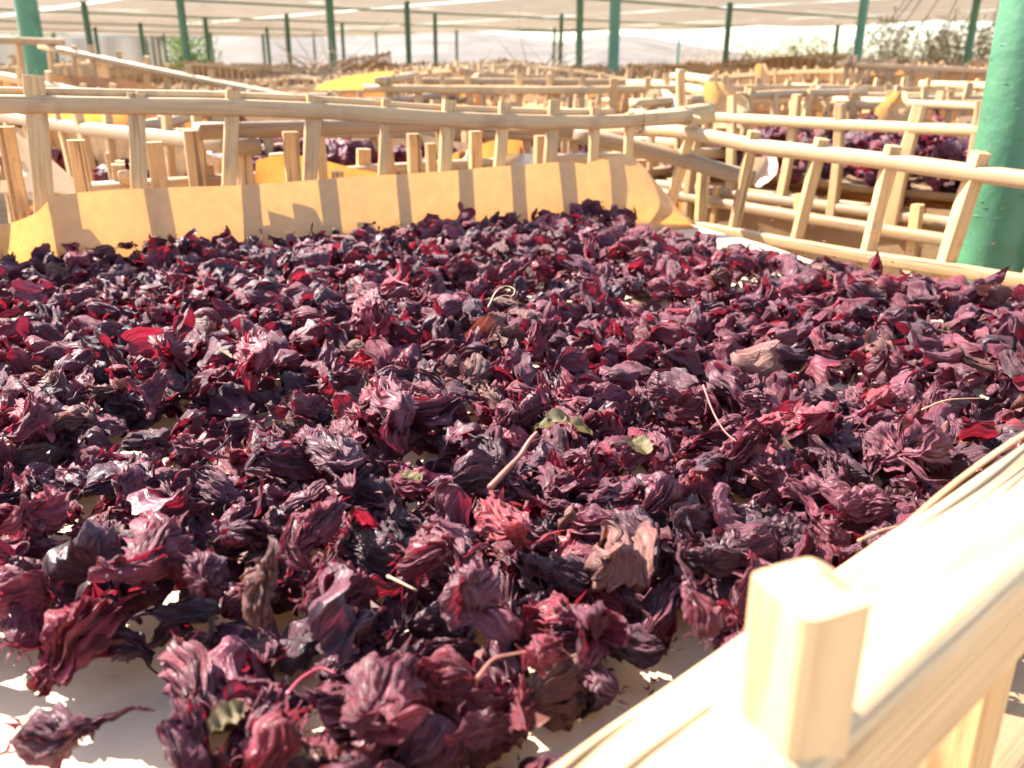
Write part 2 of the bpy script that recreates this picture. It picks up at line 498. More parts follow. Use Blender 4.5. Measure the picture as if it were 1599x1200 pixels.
for j in range(0, 7):
    a = 3.67 + PITCH_U * (j)
    x0_, y0_ = xy_of(a, -10 + 1.5 * (j > 3)); x1_, y1_ = xy_of(a, 22)
    bb = np.linspace(-11, 24, 60)
    bs_ = [b for b in bb if 5.5 < xy_of(a, b)[1] and xy_of(a, b)[1] + .58 * xy_of(a, b)[0] < 20.3 and abs(xy_of(a, b)[0]) < xy_of(a, b)[1] + 2]
    if len(bs_) > 1:
        p0 = xy_of(a, bs_[0]); p1 = xy_of(a, bs_[-1])
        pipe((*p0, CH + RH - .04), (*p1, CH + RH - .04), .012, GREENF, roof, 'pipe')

# posts: picture x at the foot, distance ahead, diameter, label
POSTS = [
    (60, 3.3, .078, 'thick green steel post behind the crates at the far left'),
    (150, 11.2, .075, 'green steel post left of the white sheeting seam'),
    (160, 17.5, .070, 'thin green post just right of a thicker one before the white sheeting'),
    (95, 20.5, .070, 'thin distant green post in front of the white sheeting'),
    (231, 16.0, .070, 'green post in front of the middle of the white sheeting'),
    (265, 21.5, .060, 'thin green post at the right edge of the white sheeting'),
    (297, 8.6, .072, 'green steel post in front of the green tree'),
    (330, 14.6, .070, 'green post just right of the green tree'),
    (337, 21.0, .060, 'very thin distant post right of the green tree'),
    (416, 22.0, .070, 'dark thin post against the brown slope'),
    (424, 18.3, .070, 'pale green post beside the dark thin post'),
    (455, 13.4, .068, 'green post rising behind the loose crates at centre left'),
    (495, 21.5, .055, 'thin greyish post left of the stout green one at centre left'),
    (523, 9.2, .078, 'stout green post behind the crate with the orange paper'),
    (539, 16.6, .060, 'thin green post just right of the stout green post'),
    (591, 20.5, .055, 'thin greyish post above the orange paper crate'),
    (640, 10.7, .066, 'green post at the left end of the white crate rail'),
    (681, 13.8, .062, 'slim green post above the left part of the white crate rail'),
    (714, 19.0, .055, 'thin distant post above the white crate rail'),
    (864, 18.0, .060, 'thin post just left of a pair of green posts above the bundle of dry twigs'),
    (874, 13.4, .060, 'slim green post above the bundle of dry twigs'),
    (904, 8.8, .068, 'green post between the twig bundle and the stout centre post'),
    (957, 6.6, .078, 'stout green steel post right of the picture centre'),
    (1056, 20.5, .060, 'thin distant post above the upright crate stick'),
    (1130, 11.4, .072, 'green post left of the pale green bushes'),
    (1299, 16.5, .078, 'thin green post with a wrinkled edge among the pale bushes'),
    (1334, 7.6, .072, 'stout green post in front of the bushes at right'),
    (1505, 9.0, .072, 'slanting looking green post in front of the brown bushes'),
]
for px, y, dia, lab in POSTS:
    p = at_y(px, 125, y)
    a, b = uv_of(p.x, p.y)
    top = CH + RH - .03
    o = empty('steel_post', (p.x, p.y, 0))
    tag(o, lab, 'post', 'green steel posts of the shade canopy')
    v, f, uv = sweep([(0, 0, 0), (0, 0, top / 2), (random.uniform(-.01, .01), 0, top)], dia, dia, 1.0, .01, sub=4, k=14, up=(0, 1, 0))
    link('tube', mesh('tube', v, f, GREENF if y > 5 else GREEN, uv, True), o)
    v, f, uv = sweep([(0, 0, .02), (0, 0, .04)], dia * 2.4, dia * 2.4, .1, 0, sub=1, k=8, up=(0, 1, 0))
    link('base_plate', mesh('base_plate', v, f, GREENF, uv, False), o)

# the thick one next to the tray
p = at_y(1568, 300, .985)
big = empty('steel_post', (p.x, p.y, 0))
tag(big, 'thick scuffed green steel post close by, right of the front tray', 'post', 'green steel posts of the shade canopy')
def paint_blob_mesh(r_, ang, z, s):
    # a lifted flake / sagged paint drip standing a little proud of the tube
    V = []
    for q in range(3):
        for p_ in range(7):
            aa = ang + (p_ - 3) / 3 * s / r_
            zz = z + (q - 1) * s * .12 + math.sin(p_ * 1.3 + z * 50) * s * .09
            rr = r_ + (.0012 if q == 1 else .0001) * (1 - abs(p_ - 3) / 3.3)
            V.append((rr * math.cos(aa), rr * math.sin(aa), zz))
    return V, grid_faces(7, 3)
v, f, uv = sweep([(0, 0, 0), (0, 0, 1.2), (0, 0, CH + RH + .4)], .078, .078, 1.0, .004, sub=14, k=40, up=(0, 1, 0))
link('tube', mesh('tube', v, f, GREEN, uv, True), big)
mbp = MB()
for _ in range(34):
    vv, ff = paint_blob_mesh(.0391, random.uniform(math.pi * .9, math.pi * 2.0), CH + random.uniform(-.2, .1), random.uniform(.002, .006))
    mbp.add(vv, ff)
fl = link('paint_flakes', mbp.build('paint_flakes', GREEN, True), big); fl['kind'] = 'stuff'
v, f, uv = sweep([(0, 0, .02), (0, 0, .04)], .2, .2, .1, 0, sub=1, k=8, up=(0, 1, 0))
link('base_plate', mesh('base_plate', v, f, GREENF, uv, False), big)

# ---------------------------------------------------------------- white sheeting wall at the left
cur = empty('sheeting_wall', tuple(at_y(120, 125, 23.5).xy) + (0,))
tag(cur, 'pale white translucent sheeting hung as a wall at the far left', 'sheeting')
for (xa, xb) in ((-420, -180), (-178, 62), (64, 228), (230, 263)):
    n, mrows = 14, 6
    V = []
    for q in range(mrows):
        for p_ in range(n):
            px = xa + (xb - xa) * p_ / (n - 1)
            P = at_y(px, 125, 23.5 - .0 * px)
            zt = CH + (RH * .97 - .04 * math.sin(p_ / (n - 1) * math.pi))
            V.append((P.x, P.y + .08 * math.sin(p_ * 1.7), zt * q / (mrows - 1)))
    link('sheet', mesh('sheet', to_local(cur, V), grid_faces(n, mrows), CURTAIN, smooth=True), cur)

# ================================================================== CRATES
def stick_mesh(w, d, L, seed, chamf=.22, bend=.004):
    r = np.random.default_rng(seed)
    pts = [(0, 0, 0), (r.uniform(-bend, bend), r.uniform(-bend, bend), L * .5), (0, 0, L)]
    v, f, uv = sweep(pts, w, d, .25, .05, sub=3, seed=seed, up=(0, 1, 0), k=8, taper=(1, r.uniform(.85, 1.05)))
    return mesh('stick', v, f, WOOD, uv, False)

STICKS = [stick_mesh(random.uniform(.012, .017), random.uniform(.009, .013), .12, 100 + i) for i in range(10)]

def mk_crate_parts(root, c, z0, H, sticks_step=.09, rw=.026, rh=.022, seed=0, warp=.01, tilt=0.0, slats=True, wood=None, over=.022, lean=0.06, skip=()):
    """c: four plan corners (local to root), z0 local floor height, H side height"""
    r = random.Random(seed)
    n = 4
    hs = [H + r.uniform(-warp, warp) for _ in range(4)]
    for i in range(4):
        if i in skip: continue
        a = Vector((*c[i], 0)); b = Vector((*c[(i + 1) % 4], 0))
        L = (b - a).length; d = (b - a) / L
        ext = .04
        zz0, zz1 = hs[i], hs[(i + 1) % 4]
        mid = (zz0 + zz1) / 2 + r.uniform(-warp, warp)
        nrm = Vector((-d.y, d.x, 0)) * r.uniform(-warp, warp)
        off = .012 if i % 2 else -.004
        top = [a - d * ext + Vector((0, 0, z0 + zz0 + off)), (a + b) / 2 + nrm + Vector((0, 0, z0 + mid + off)), b + d * ext + Vector((0, 0, z0 + zz1 + off))]
        bot = [a - d * ext + Vector((0, 0, z0 - .012 + off)), (a + b) / 2 + nrm + Vector((0, 0, z0 - .012 + off)), b + d * ext + Vector((0, 0, z0 - .012 + off))]
        rail_obj('rail', top, rw, rh, wood or WOODR, root, seed * 7 + i, sub=5, k=10)
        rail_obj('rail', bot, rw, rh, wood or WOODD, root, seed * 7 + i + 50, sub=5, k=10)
        m = max(2, int(L / sticks_step))
        for q in range(m + 1):
            t = (q + .0) / m
            if i % 2 and (q == 0 or q == m): continue
            p = a.lerp(b, t)
            h = z0 + (zz0 + (zz1 - zz0) * t) + over + r.uniform(-.006, .008) - (z0 - .035)
            s = link('stick', r.choice(STICKS), root)
            s.location = (p.x, p.y, z0 - .035)
            ang = math.atan2(d.y, d.x)
            s.rotation_euler = (r.uniform(-lean, lean) * .5, r.uniform(-lean, lean), ang + r.uniform(-.15, .15))
            s.scale = (r.uniform(.85, 1.15), r.uniform(.85, 1.15), h / .12)
    if slats:
        a, b, cc, dd = [Vector((*q, 0)) for q in c]
        m = 9
        for q in range(m):
            t = (q + .5) / m
            p0 = a.lerp(dd, t); p1 = b.lerp(cc, t)
            rail_obj('slat', [p0 + Vector((0, 0, z0 - .012)), p1 + Vector((0, 0, z0 - .012))], .022, .008, wood or WOODD, root, seed + q, sub=1, k=8)

def rect(cx, cy, ang, L, W):
    u = (math.cos(ang), math.sin(ang)); w = (-u[1], u[0])
    return [(cx + sx * L / 2 * u[0] + sy * W / 2 * w[0], cy + sx * L / 2 * u[1] + sy * W / 2 * w[1]) for sx, sy in ((-1, -1), (1, -1), (1, 1), (-1, 1))]

# ---------------------------------------------------------------- front tray (the one the photograph looks into)
ZF = -.190
C1 = Vector((.227, 1.132)); DB = Vector((-.63, -.29)).normalized(); DR = Vector((.263, -.327)).normalized()
back_a = (C1.x, C1.y); back_b = (C1.x + DB.x, C1.y + DB.y)
right_a = (C1.x, C1.y); right_b = (C1.x + DR.x, C1.y + DR.y)
NR_A = Vector((.005, .107)); NR_B = Vector((.156, .239)); DN = (NR_B - NR_A).normalized(); NN = Vector((DN.y, -DN.x))
tray = empty('drying_tray', (C1.x, C1.y, 0))
tag(tray, 'palm rib drying tray in the foreground heaped with dark red hibiscus', 'drying tray')
T0 = Vector(tray.location)
def loc(p): return Vector(p) - T0
Wd = 1.30
# back rail
def bw(px, py): return on_wall(px, py, back_a, back_b)
br = [bw(-420, 178), bw(-200, 168), bw(0, 163), bw(220, 166), bw(360, 168), bw(490, 173), bw(600, 180), bw(700, 186), bw(860, 191), bw(960, 190), bw(1075, 182)]
rail_obj('rail', [loc(p) for p in br], .019, .0165, WOODR, tray, 1, rough=.035, round_=.45, sub=5)
# thin split strip lying along the back rail top
rail_obj('rail', [loc(p) + Vector((-.004, .014, .011)) for p in br[1:-1]], .016, .007, WOODR, tray, 2, rough=.08, round_=.3, sub=5)
# back sticks: x top, y top, x low, width px
BS = [(52, 118, 66, .0225, .017), (212, 146, 216, .020, .016), (364, 142, 355, .018, .015), (491, 150, 481, .0185, .014), (603, 155, 594, .012, .011),
      (702, 156, 690, .0175, .014), (789, 160, 774, .0165, .013), (866, 157, 853, .0175, .013), (930, 168, 922, .015, .012), (985, 176, 975, .013, .012), (-110, 118, -85, .02, .016), (-280, 120, -250, .02, .016)]
for i, (xt, yt, xl, w, d) in enumerate(BS):
    top = bw(xt, yt); low = bw(xl, 300)
    dirv = (top - low).normalized()
    bot = low - dirv * ((low.z - (CH + ZF - .03)) / max(.2, dirv.z))
    v, f, uv = sweep([loc(bot), loc((bot + top) / 2) + Vector((.001, 0, 0)), loc(top)], w * .80, d * .68, .22, .07, sub=5, seed=i + 30, up=(DB.y, -DB.x, 0), k=12)
    link('stick', mesh('stick', v, f, WOOD, uv, False), tray)
# right rail
def rw_(px, py): return on_wall(px, py, right_a, right_b)
rr = [rw_(942, 204) + Vector((0, 0, 0)), rw_(1060, 206), rw_(1180, 228), rw_(1280, 240), rw_(1385, 252), rw_(1500, 268), rw_(1600, 281), rw_(1760, 305)]
rail_obj('rail', [loc(p) for p in rr], .021, .0165, WOODR, tray, 5, rough=.04, round_=.75, sub=5)
# low slat rail of the right wall
rl = [rw_(1040, 343), rw_(1140, 361), rw_(1340, 397), rw_(1480, 418), rw_(1599, 437), rw_(1760, 462)]
rail_obj('rail', [loc(p) + Vector((-.006, -.006, 0)) for p in rl], .012, .013, WOOD, tray, 6, rough=.05, round_=.2, sub=4)
RS = [(1085, 182, 1040, .017), (1178, 205, 1145, .018), (1284, 217, 1243, .017), (1395, 228, 1355, .0175), (1532, 238, 1475, .0200), (1690, 255, 1610, .020)]
for i, (xt, yt, xl, w) in enumerate(RS):
    top = rw_(xt, yt); low = rw_(xl, 345 + (xl - 1040) * .165)
    dirv = (top - low).normalized(); bot = low - dirv * .02
    v, f, uv = sweep([loc(bot), loc((bot + top) / 2), loc(top)], w * .85, .013, .2, .06, sub=5, seed=i + 60, up=(DR.x * .6 - DR.y * .8, DR.y * .6 + DR.x * .8, 0), k=12)
    link('stick', mesh('stick', v, f, WOOD, uv, False), tray)
# near rail, thick and very close
def nr(s, off, z):
    p = NR_A + DN * s + NN * off
    return Vector((p.x, p.y, CH + z))
ZN = -.105
rail_obj('rail', [loc(nr(s, .0140 + .0012 * math.sin(s * 9), ZN - .015 + .001 * math.sin(s * 14))) for s in (-.35, -.2, -.1, 0, .08, .15, .22, .3, .42, .6)], .030, .032, WOODN, tray, 8, rough=.02, round_=.22, sub=6, k=20)
# a lifted split fibre strip along the inner edge of the near rail
rail_obj('splinter', [loc(nr(s, o, ZN + z_)) for s, o, z_ in ((.10, .004, .0003), (.14, .001, .0012), (.19, .0005, .0016), (.25, .003, .0012), (.33, .005, .0004))], .0016, .0010, WOOD, tray, 9, rough=.2, round_=.5, sub=4, k=8)
rail_obj('splinter', [loc(nr(s, o, ZN + z_)) for s, o, z_ in ((.02, .006, .0004), (.09, .005, .0010), (.16, .007, .0010), (.24, .009, .0004))], .0018, .0010, STRAW, tray, 10, rough=.2, round_=.5, sub=4, k=8)
rail_obj('rail', [loc(nr(s, .016, ZF - .012)) for s in (-.35, 0, .3, .6)], .030, .024, WOODD, tray, 11, rough=.04, round_=.4, sub=4)
# near sticks: the big one in view stands at image (1268, 900)
pc = on_z(1266, 917, ZN + .028)
s_big = (Vector((pc.x, pc.y)) - NR_A).dot(DN)
o_big = (Vector((pc.x, pc.y)) - NR_A).dot(NN)
UPB = Matrix.Rotation(math.radians(-17), 2) @ DN
for k_, s in enumerate((s_big - .22, s_big - .105, s_big, s_big + .225, s_big + .33)):
    main = k_ == 2
    off_ = o_big if main else .0145
    tp = nr(s, off_, ZN + (.028 if main else .018)); bt = nr(s, off_ if main else .0145, ZF - .03)
    v, f, uv = sweep([loc(bt), loc((bt * .5 + tp * .5)), loc(bt * .06 + tp * .94), loc(tp)], .0145, .0138, .16, .012, sub=5, seed=90 + k_, up=(UPB.x, UPB.y, 0), k=24)
    o = link('stick', mesh('stick', v, f, WOODN, uv, False), tray)
    bv = o.modifiers.new('bevel', 'BEVEL'); bv.width = .0024; bv.segments = 3; bv.limit_method = 'ANGLE'; bv.angle_limit = math.radians(50)
for q_, (o_, s0, s1, w_) in enumerate(((.0045, .09, .45, .0016), (.0085, .12, .50, .0013), (.0120, .05, .20, .0010), (.0068, .20, .42, .0018), (.0155, .16, .36, .0010), (.0035, -.05, .07, .0012), (.0200, -.04, .06, .0009), (.0105, -.10, .03, .0012))):
    n_ = 7
    rail_obj('rib_fibre', [loc(nr(s0 + (s1 - s0) * k_ / (n_ - 1), o_ + .0012 * math.sin(k_ * 1.9 + q_), ZN + .0006 + .0008 * math.sin(k_ * 1.3 + q_))) for k_ in range(n_)], w_, w_ * 1.1, WOODD, tray, 400 + q_, rough=.3, round_=.7, sub=4, k=6)
ql = on_z(1580, 1090, ZN - .05); sl = (Vector((ql.x, ql.y)) - NR_A).dot(DN)
v, f, uv = sweep([loc(nr(sl - .004, .018, ZF - .03)), loc(nr(sl, .0165, ZN - .024))], .015, .014, .2, .03, sub=3, seed=77, up=(DN.x, DN.y, 0), k=12)
link('stick', mesh('stick', v, f, WOOD, uv, False), tray)
# left wall, outside the frame but real
LW_A = nr(-.33, -.0, 0); LW_B = bw(-440, 300)
LW_B = Vector((LW_B.x, LW_B.y, 0)); LW_A = Vector((LW_A.x - .02, LW_A.y, 0))
for z_, m_ in ((CH - .06, WOODR), (CH + ZF - .012, WOODD)):
    a_ = LW_A.copy(); b_ = LW_B.copy(); a_.z = z_ - .04 * (z_ > CH - .1); b_.z = z_ + .02 * (z_ > CH - .1)
    rail_obj('rail', [loc(a_), loc((a_ + b_) / 2), loc(b_)], .026, .022, m_, tray, 12, sub=5)
for q in range(1, 8):
    p_ = LW_A.lerp(LW_B, q / 8); s_ = link('stick', STICKS[q], tray)
    s_.location = loc((p_.x, p_.y, CH + ZF - .03)); s_.scale = (1, 1, 1.35)
# floor slats under the paper
for q in range(8):
    t = (q + .5) / 8
    a_ = Vector((LW_A.x, LW_A.y)).lerp(Vector((LW_B.x, LW_B.y)), t)
    e_ = nr(.62, 0, 0); b_ = Vector((e_.x, e_.y)).lerp(C1, t)
    rail_obj('slat', [loc((a_.x, a_.y, CH + ZF - .014)), loc((b_.x, b_.y, CH + ZF - .014))], .024, .008, WOODD, tray, 20 + q, sub=1, k=8)

mbf = MB(); rfb = random.Random(21)
def fibre(p, L, up=.3):
    d = Vector((rfb.gauss(0, 1), rfb.gauss(0, 1), rfb.gauss(up, .6))).normalized()
    m_ = p + d * L * .5 + Vector((rfb.gauss(0, .15), rfb.gauss(0, .15), rfb.gauss(0, .1))) * L
    v, f, uv = sweep([loc(p), loc(m_), loc(p + d * L)], .0007, .0006, 1, 0, sub=2, k=4, taper=(1, .3), up=(.3, .2, 1))
    mbf.add(v, f, uv)
for q_ in range(26):
    fibre(br[1].lerp(br[-2], rfb.random()) + Vector((0, 0, rfb.uniform(-.01, .008))), rfb.uniform(.006, .018))
for (xt, yt, xl, w, d) in BS:
    for q_ in range(3): fibre(bw(xt, yt) + Vector((rfb.gauss(0, .005), rfb.gauss(0, .003), 0)), rfb.uniform(.004, .010), 1.0)
for (xt, yt, xl, w) in RS:
    for q_ in range(3): fibre(rw_(xt, yt) + Vector((rfb.gauss(0, .005), rfb.gauss(0, .003), 0)), rfb.uniform(.004, .010), 1.0)
for q_ in range(14):
    fibre(rw_(1060, 206).lerp(rw_(1600, 281), rfb.random()), rfb.uniform(.006, .016))
for q_ in range(8):
    fibre(nr(rfb.uniform(.05, .3), rfb.uniform(0, .004), ZN - .002), rfb.uniform(.004, .011))
fb_ = link('frayed_fibres', mbf.build('frayed_fibres', STRAW), tray); fb_['kind'] = 'stuff'
# ---------------------------------------------------------------- paper in the front tray
INB = Vector((DB.y, -DB.x))            # into the tray from the back wall
if INB.y > 0: INB = -INB
def paper_back():
    xs = [-260, -120, -40, 0, 30, 55, 70, 80, 95, 130, 200, 280, 360, 430, 500, 560, 620, 690, 750, 800, 850, 885, 900, 930, 960, 975, 990, 1005, 1025, 1050]
    yt = [352, 348, 342, 338, 333, 326, 317, 304, 300, 296, 292, 289, 286, 282, 277, 272, 269, 264, 259, 256, 252, 251, 254, 244, 236, 246, 262, 282, 308, 338]
    V = []; uv = []
    nrow = 14
    xx = np.linspace(-260, 1050, 150)
    yy = np.interp(xx, xs, yt)
    for q in range(nrow):
        t = q / (nrow - 1)
        for px, py in zip(xx, yy):
            top = bw(px, py)
            lean = .010 + (.030 if px < 74 else 0) * min(1, (74 - px) / 60 if px < 74 else 0)
            s = t
            z = top.z * s + (CH + ZF + .002) * (1 - s)
            wave = .0022 * math.sin(px * .021) * s + .0012 * math.sin(px * .055 + 1) * s * s
            corner = max(0, (px - 930) / 120)
            off = .020 + .012 * (1 - s) + wave + lean * s * (px < 74) + corner * .03 * math.sin(s * 2.6)
            p = Vector((top.x, top.y)) + INB * (off if s > .04 else off + .02)
            V.append((p.x, p.y, z)); uv.append((px / 1000, t))
    return V, grid_faces(150, nrow)
po = empty('paper_sheet', (0, .6, CH + ZF))
tag(po, 'kraft paper lining the front tray, turned up glowing orange against its back', 'paper')
V, F = paper_back()
V = np.array(V) - np.array(po.location)
link('upturned_edge', mesh('upturned_edge', V, F, PAPER, smooth=True), po)
# floor of paper
e_ = nr(.60, .002, 0)
fl_c = [LW_A, nr(-.33, .002, 0), nr(0, .002, 0), e_, Vector((C1.x, C1.y, 0)) + Vector((.01, -.0, 0)), LW_B]
n1_, n2_ = 70, 50
V = []
A_, B_, C_, D_ = Vector((LW_A.x, LW_A.y)), Vector((e_.x, e_.y)), Vector((C1.x + .0, C1.y - .01)), Vector((LW_B.x, LW_B.y))
for q in range(n2_):
    for p_ in range(n1_):
        s, t = p_ / (n1_ - 1), q / (n2_ - 1)
        pt = A_.lerp(B_, s).lerp(D_.lerp(C_, s), t)
        z = CH + ZF + .0012 * math.sin(pt.x * 23 + pt.y * 9) + .001 * math.sin(pt.y * 31 - pt.x * 12)
        V.append((pt.x, pt.y, z))
V = np.array(V) - np.array(po.location)
link('floor_sheet', mesh('floor_sheet', V, grid_faces(n1_, n2_), PAPERF, smooth=True), po)

# ================================================================== HIBISCUS CALYCES
def calyx(seed, kind='cup', na=17, nv=34):
    """dried roselle calyx, unit length along +Z (base at 0). returns verts, quads, uv"""
    r = np.random.default_rng(seed)
    a = np.linspace(-1, 1, na)
    v = np.linspace(0, 1, nv)
    dv = v[1] - v[0]
    P = dict(cup=(.50, .52, -.1), closed=(.60, .46, -.6), open=(.42, .54, .35), tail=(.46, .40, -.9), strip=(.1, .3, 0), crushed=(.50, .50, -.2))[kind]
    vsplit = P[0] + r.uniform(-.06, .06); R0 = P[1] * r.uniform(.85, 1.2); flare = P[2]
    V = []; F = []; UV = []; n0 = 0
    nl = 5
    tw = r.uniform(-.9, .9) * (1.6 if kind in ('tail', 'closed') else .8)
    phs = r.uniform(0, 6.28, 12)
    lobes = range(nl) if kind != 'strip' else range(r.integers(1, 3))
    for L in lobes:
        k1 = r.uniform(-3.0, .9) + flare * 1.5
        k2 = r.uniform(-4.8, 3.2)
        side = r.uniform(-.9, .9)
        ll = r.uniform(.65, 1.1) if kind != 'tail' else r.uniform(.9, 1.4)
        cup_edge = r.uniform(.0, 1.5)
        psi0 = 1.25
        psi = np.where(v < .22, psi0 * (1 - v / .22) ** .8, 0.0)
        psi = psi + np.where(v > .2, -(v - .2) * (1.5 if kind in ('closed', 'tail') else .5), 0)
        lv = np.clip((v - vsplit) / (1 - vsplit), 0, 1)
        psi = psi + k1 * lv + k2 * lv ** 2 * .8 + .35 * np.sin(lv * 7 + phs[L]) * lv
        step = dv * np.where(v < vsplit, 1, ll) * 1.25
        rr_ = np.cumsum(np.sin(psi) * step) * (R0 / .40) * .9 + .035
        zz = np.cumsum(np.cos(psi) * step)
        if kind == 'tail':
            rr_ = np.where(lv > 0, np.maximum(rr_, -.05) * (1 - lv * .6), rr_)
        wv = np.where(lv > 0, np.clip(1 - lv, 0, 1) ** r.uniform(.22, .5), 1.0) + .02
        if kind == 'tail': wv = np.where(lv > 0, np.clip(1 - lv * 1.2, .10, 1), 1.0)
        A, Z = np.meshgrid(a, np.arange(nv))
        th = 2 * math.pi / nl * (L + .5 * A * wv[Z] * 1.04)
        rad = rr_[Z].copy()
        rv = np.clip(v / .25, 0, 1)[Z] * np.clip(1.25 - lv, .3, 1)[Z]
        # longitudinal pleats + puckers
        pl = (.045 * np.cos(A * math.pi * 2 + phs[L]) + .055 * (1 - 2 * np.abs(np.sin(A * math.pi * 2.6 + phs[L + 1] + 1.2 * np.sin(4 * v[Z] + phs[L])))) - .05 * np.abs(A) ** 3)
        pk = .030 * np.sin(v[Z] * 26 + A * 3 + phs[L + 2]) * np.sin(A * 5 + phs[L + 4]) + .02 * np.sin(v[Z] * 47 + phs[L + 5] + A * 7)
        rad = rad + (pl + pk) * rv
        th = th + tw * v[Z] + side * lv[Z] ** 1.5
        x = rad * np.cos(th); y = rad * np.sin(th); z = zz[Z] + .02 * np.sin(A * 9 + phs[L]) * v[Z]
        # free lobe has real width even where radius is tiny: offset tangentially
        wid = .17 * wv[Z] * (lv[Z] > 0) * np.minimum(1, lv[Z] * 3) * (1 if kind != 'strip' else 1.6)
        x = x - np.sin(th) * A * wid; y = y + np.cos(th) * A * wid
        # edges of a free lobe curl in
        cr = cup_edge * .16 * A ** 2 * lv[Z] * wv[Z]
        x = x - np.cos(th) * cr; y = y - np.sin(th) * cr
        V.append(np.stack([x, y, z], -1).reshape(-1, 3)); F.append(grid_faces(na, nv) + n0)
        UV.append(np.stack([(A * .5 + L + seed * .37).ravel(), v[Z].ravel() + seed * .11], -1)); n0 += na * nv
    # bracts round the foot
    if kind != 'strip':
        nb_ = 8 if na > 8 else 5
        for b in range(nb_):
            th = b / nb_ * 6.283 + r.uniform(-.2, .2); ln_ = r.uniform(.10, .22); k = r.uniform(-1.5, 1.0)
            t = np.linspace(0, 1, 4)
            rad = .10 + ln_ * t * np.cos(k * t); zz = -.015 + ln_ * t * np.sin(k * t)
            w = .030 * (1 - t * .8)
            pts = []
            for q in range(4):
                for sgn in (-1, 1):
                    pts.append((rad[q] * math.cos(th) - sgn * w[q] * math.sin(th), rad[q] * math.sin(th) + sgn * w[q] * math.cos(th), zz[q]))
            V.append(np.array(pts)); F.append(grid_faces(2, 4) + n0); UV.append(np.random.default_rng(b).random((8, 2))); n0 += 8
    V = np.concatenate(V); F = np.concatenate(F); UV = np.concatenate(UV)
    # squash, bend and crumple the whole thing
    fl_ = r.uniform(.45, .85) if kind != 'crushed' else r.uniform(.28, .5)
    V[:, 1] *= fl_
    bk = r.uniform(-1.0, 1.0) * (1.4 if kind in ('tail', 'strip') else .7)
    zc = V[:, 2]; x = V[:, 0]
    if abs(bk) > .05:
        ang = bk * zc
        R = 1 / bk
        V[:, 0], V[:, 2] = R - (R - x) * np.cos(ang), (R - x) * np.sin(ang)
    for fq, am in ((4.7, .060), (10.1, .036), (19.3, .017)):
        ph = r.uniform(0, 6, 9)
        V = V + am * np.stack([np.sin(V[:, 1] * fq + ph[0]) * np.cos(V[:, 2] * fq + ph[1]) + .5 * np.sin(V[:, 0] * fq * 1.3 + ph[2]),
                               np.sin(V[:, 2] * fq + ph[3]) * np.cos(V[:, 0] * fq + ph[4]),
                               np.sin(V[:, 0] * fq + ph[5]) * np.cos(V[:, 1] * fq + ph[6])], -1)
    ext = V[:, 2].max() - min(0, V[:, 2].min())
    V /= max(ext, np.ptp(V[:, 0]) * .8, .3)
    return V, F, UV

KINDS = ['cup', 'closed', 'open', 'tail', 'crushed', 'strip']
KW = {'cup': 'ribbed', 'closed': 'closed', 'open': 'splayed', 'tail': 'tailed', 'crushed': 'crumpled', 'strip': 'curled'}
HI = []    # (kind, mesh per tint lazily)
KSEQ = ['cup', 'closed', 'open', 'crushed', 'cup', 'tail', 'closed', 'open', 'crushed', 'cup', 'strip', 'closed', 'cup', 'open', 'tail', 'crushed', 'closed', 'cup', 'open', 'crushed', 'closed', 'tail', 'strip', 'cup']
HI_geo = [(k, calyx(500 + i, k)) for i, k in enumerate(KSEQ)]
LO_geo = [(k, calyx(500 + i, k, 7, 13)) for i, k in enumerate(KSEQ)]
_cache = {}
def calyx_mesh(i, tint):
    if (i, tint) not in _cache:
        k, (V, F, UV) = HI_geo[i]
        _cache[(i, tint)] = mesh('calyx', V, F, TINT[tint], UV, True)
    return _cache[(i, tint)]

def orient(dirv, roll):
    z = Vector(dirv).normalized()
    q = z.to_track_quat('Z', 'Y')
    return (q.to_matrix() @ Matrix.Rotation(roll, 3, 'Z'))

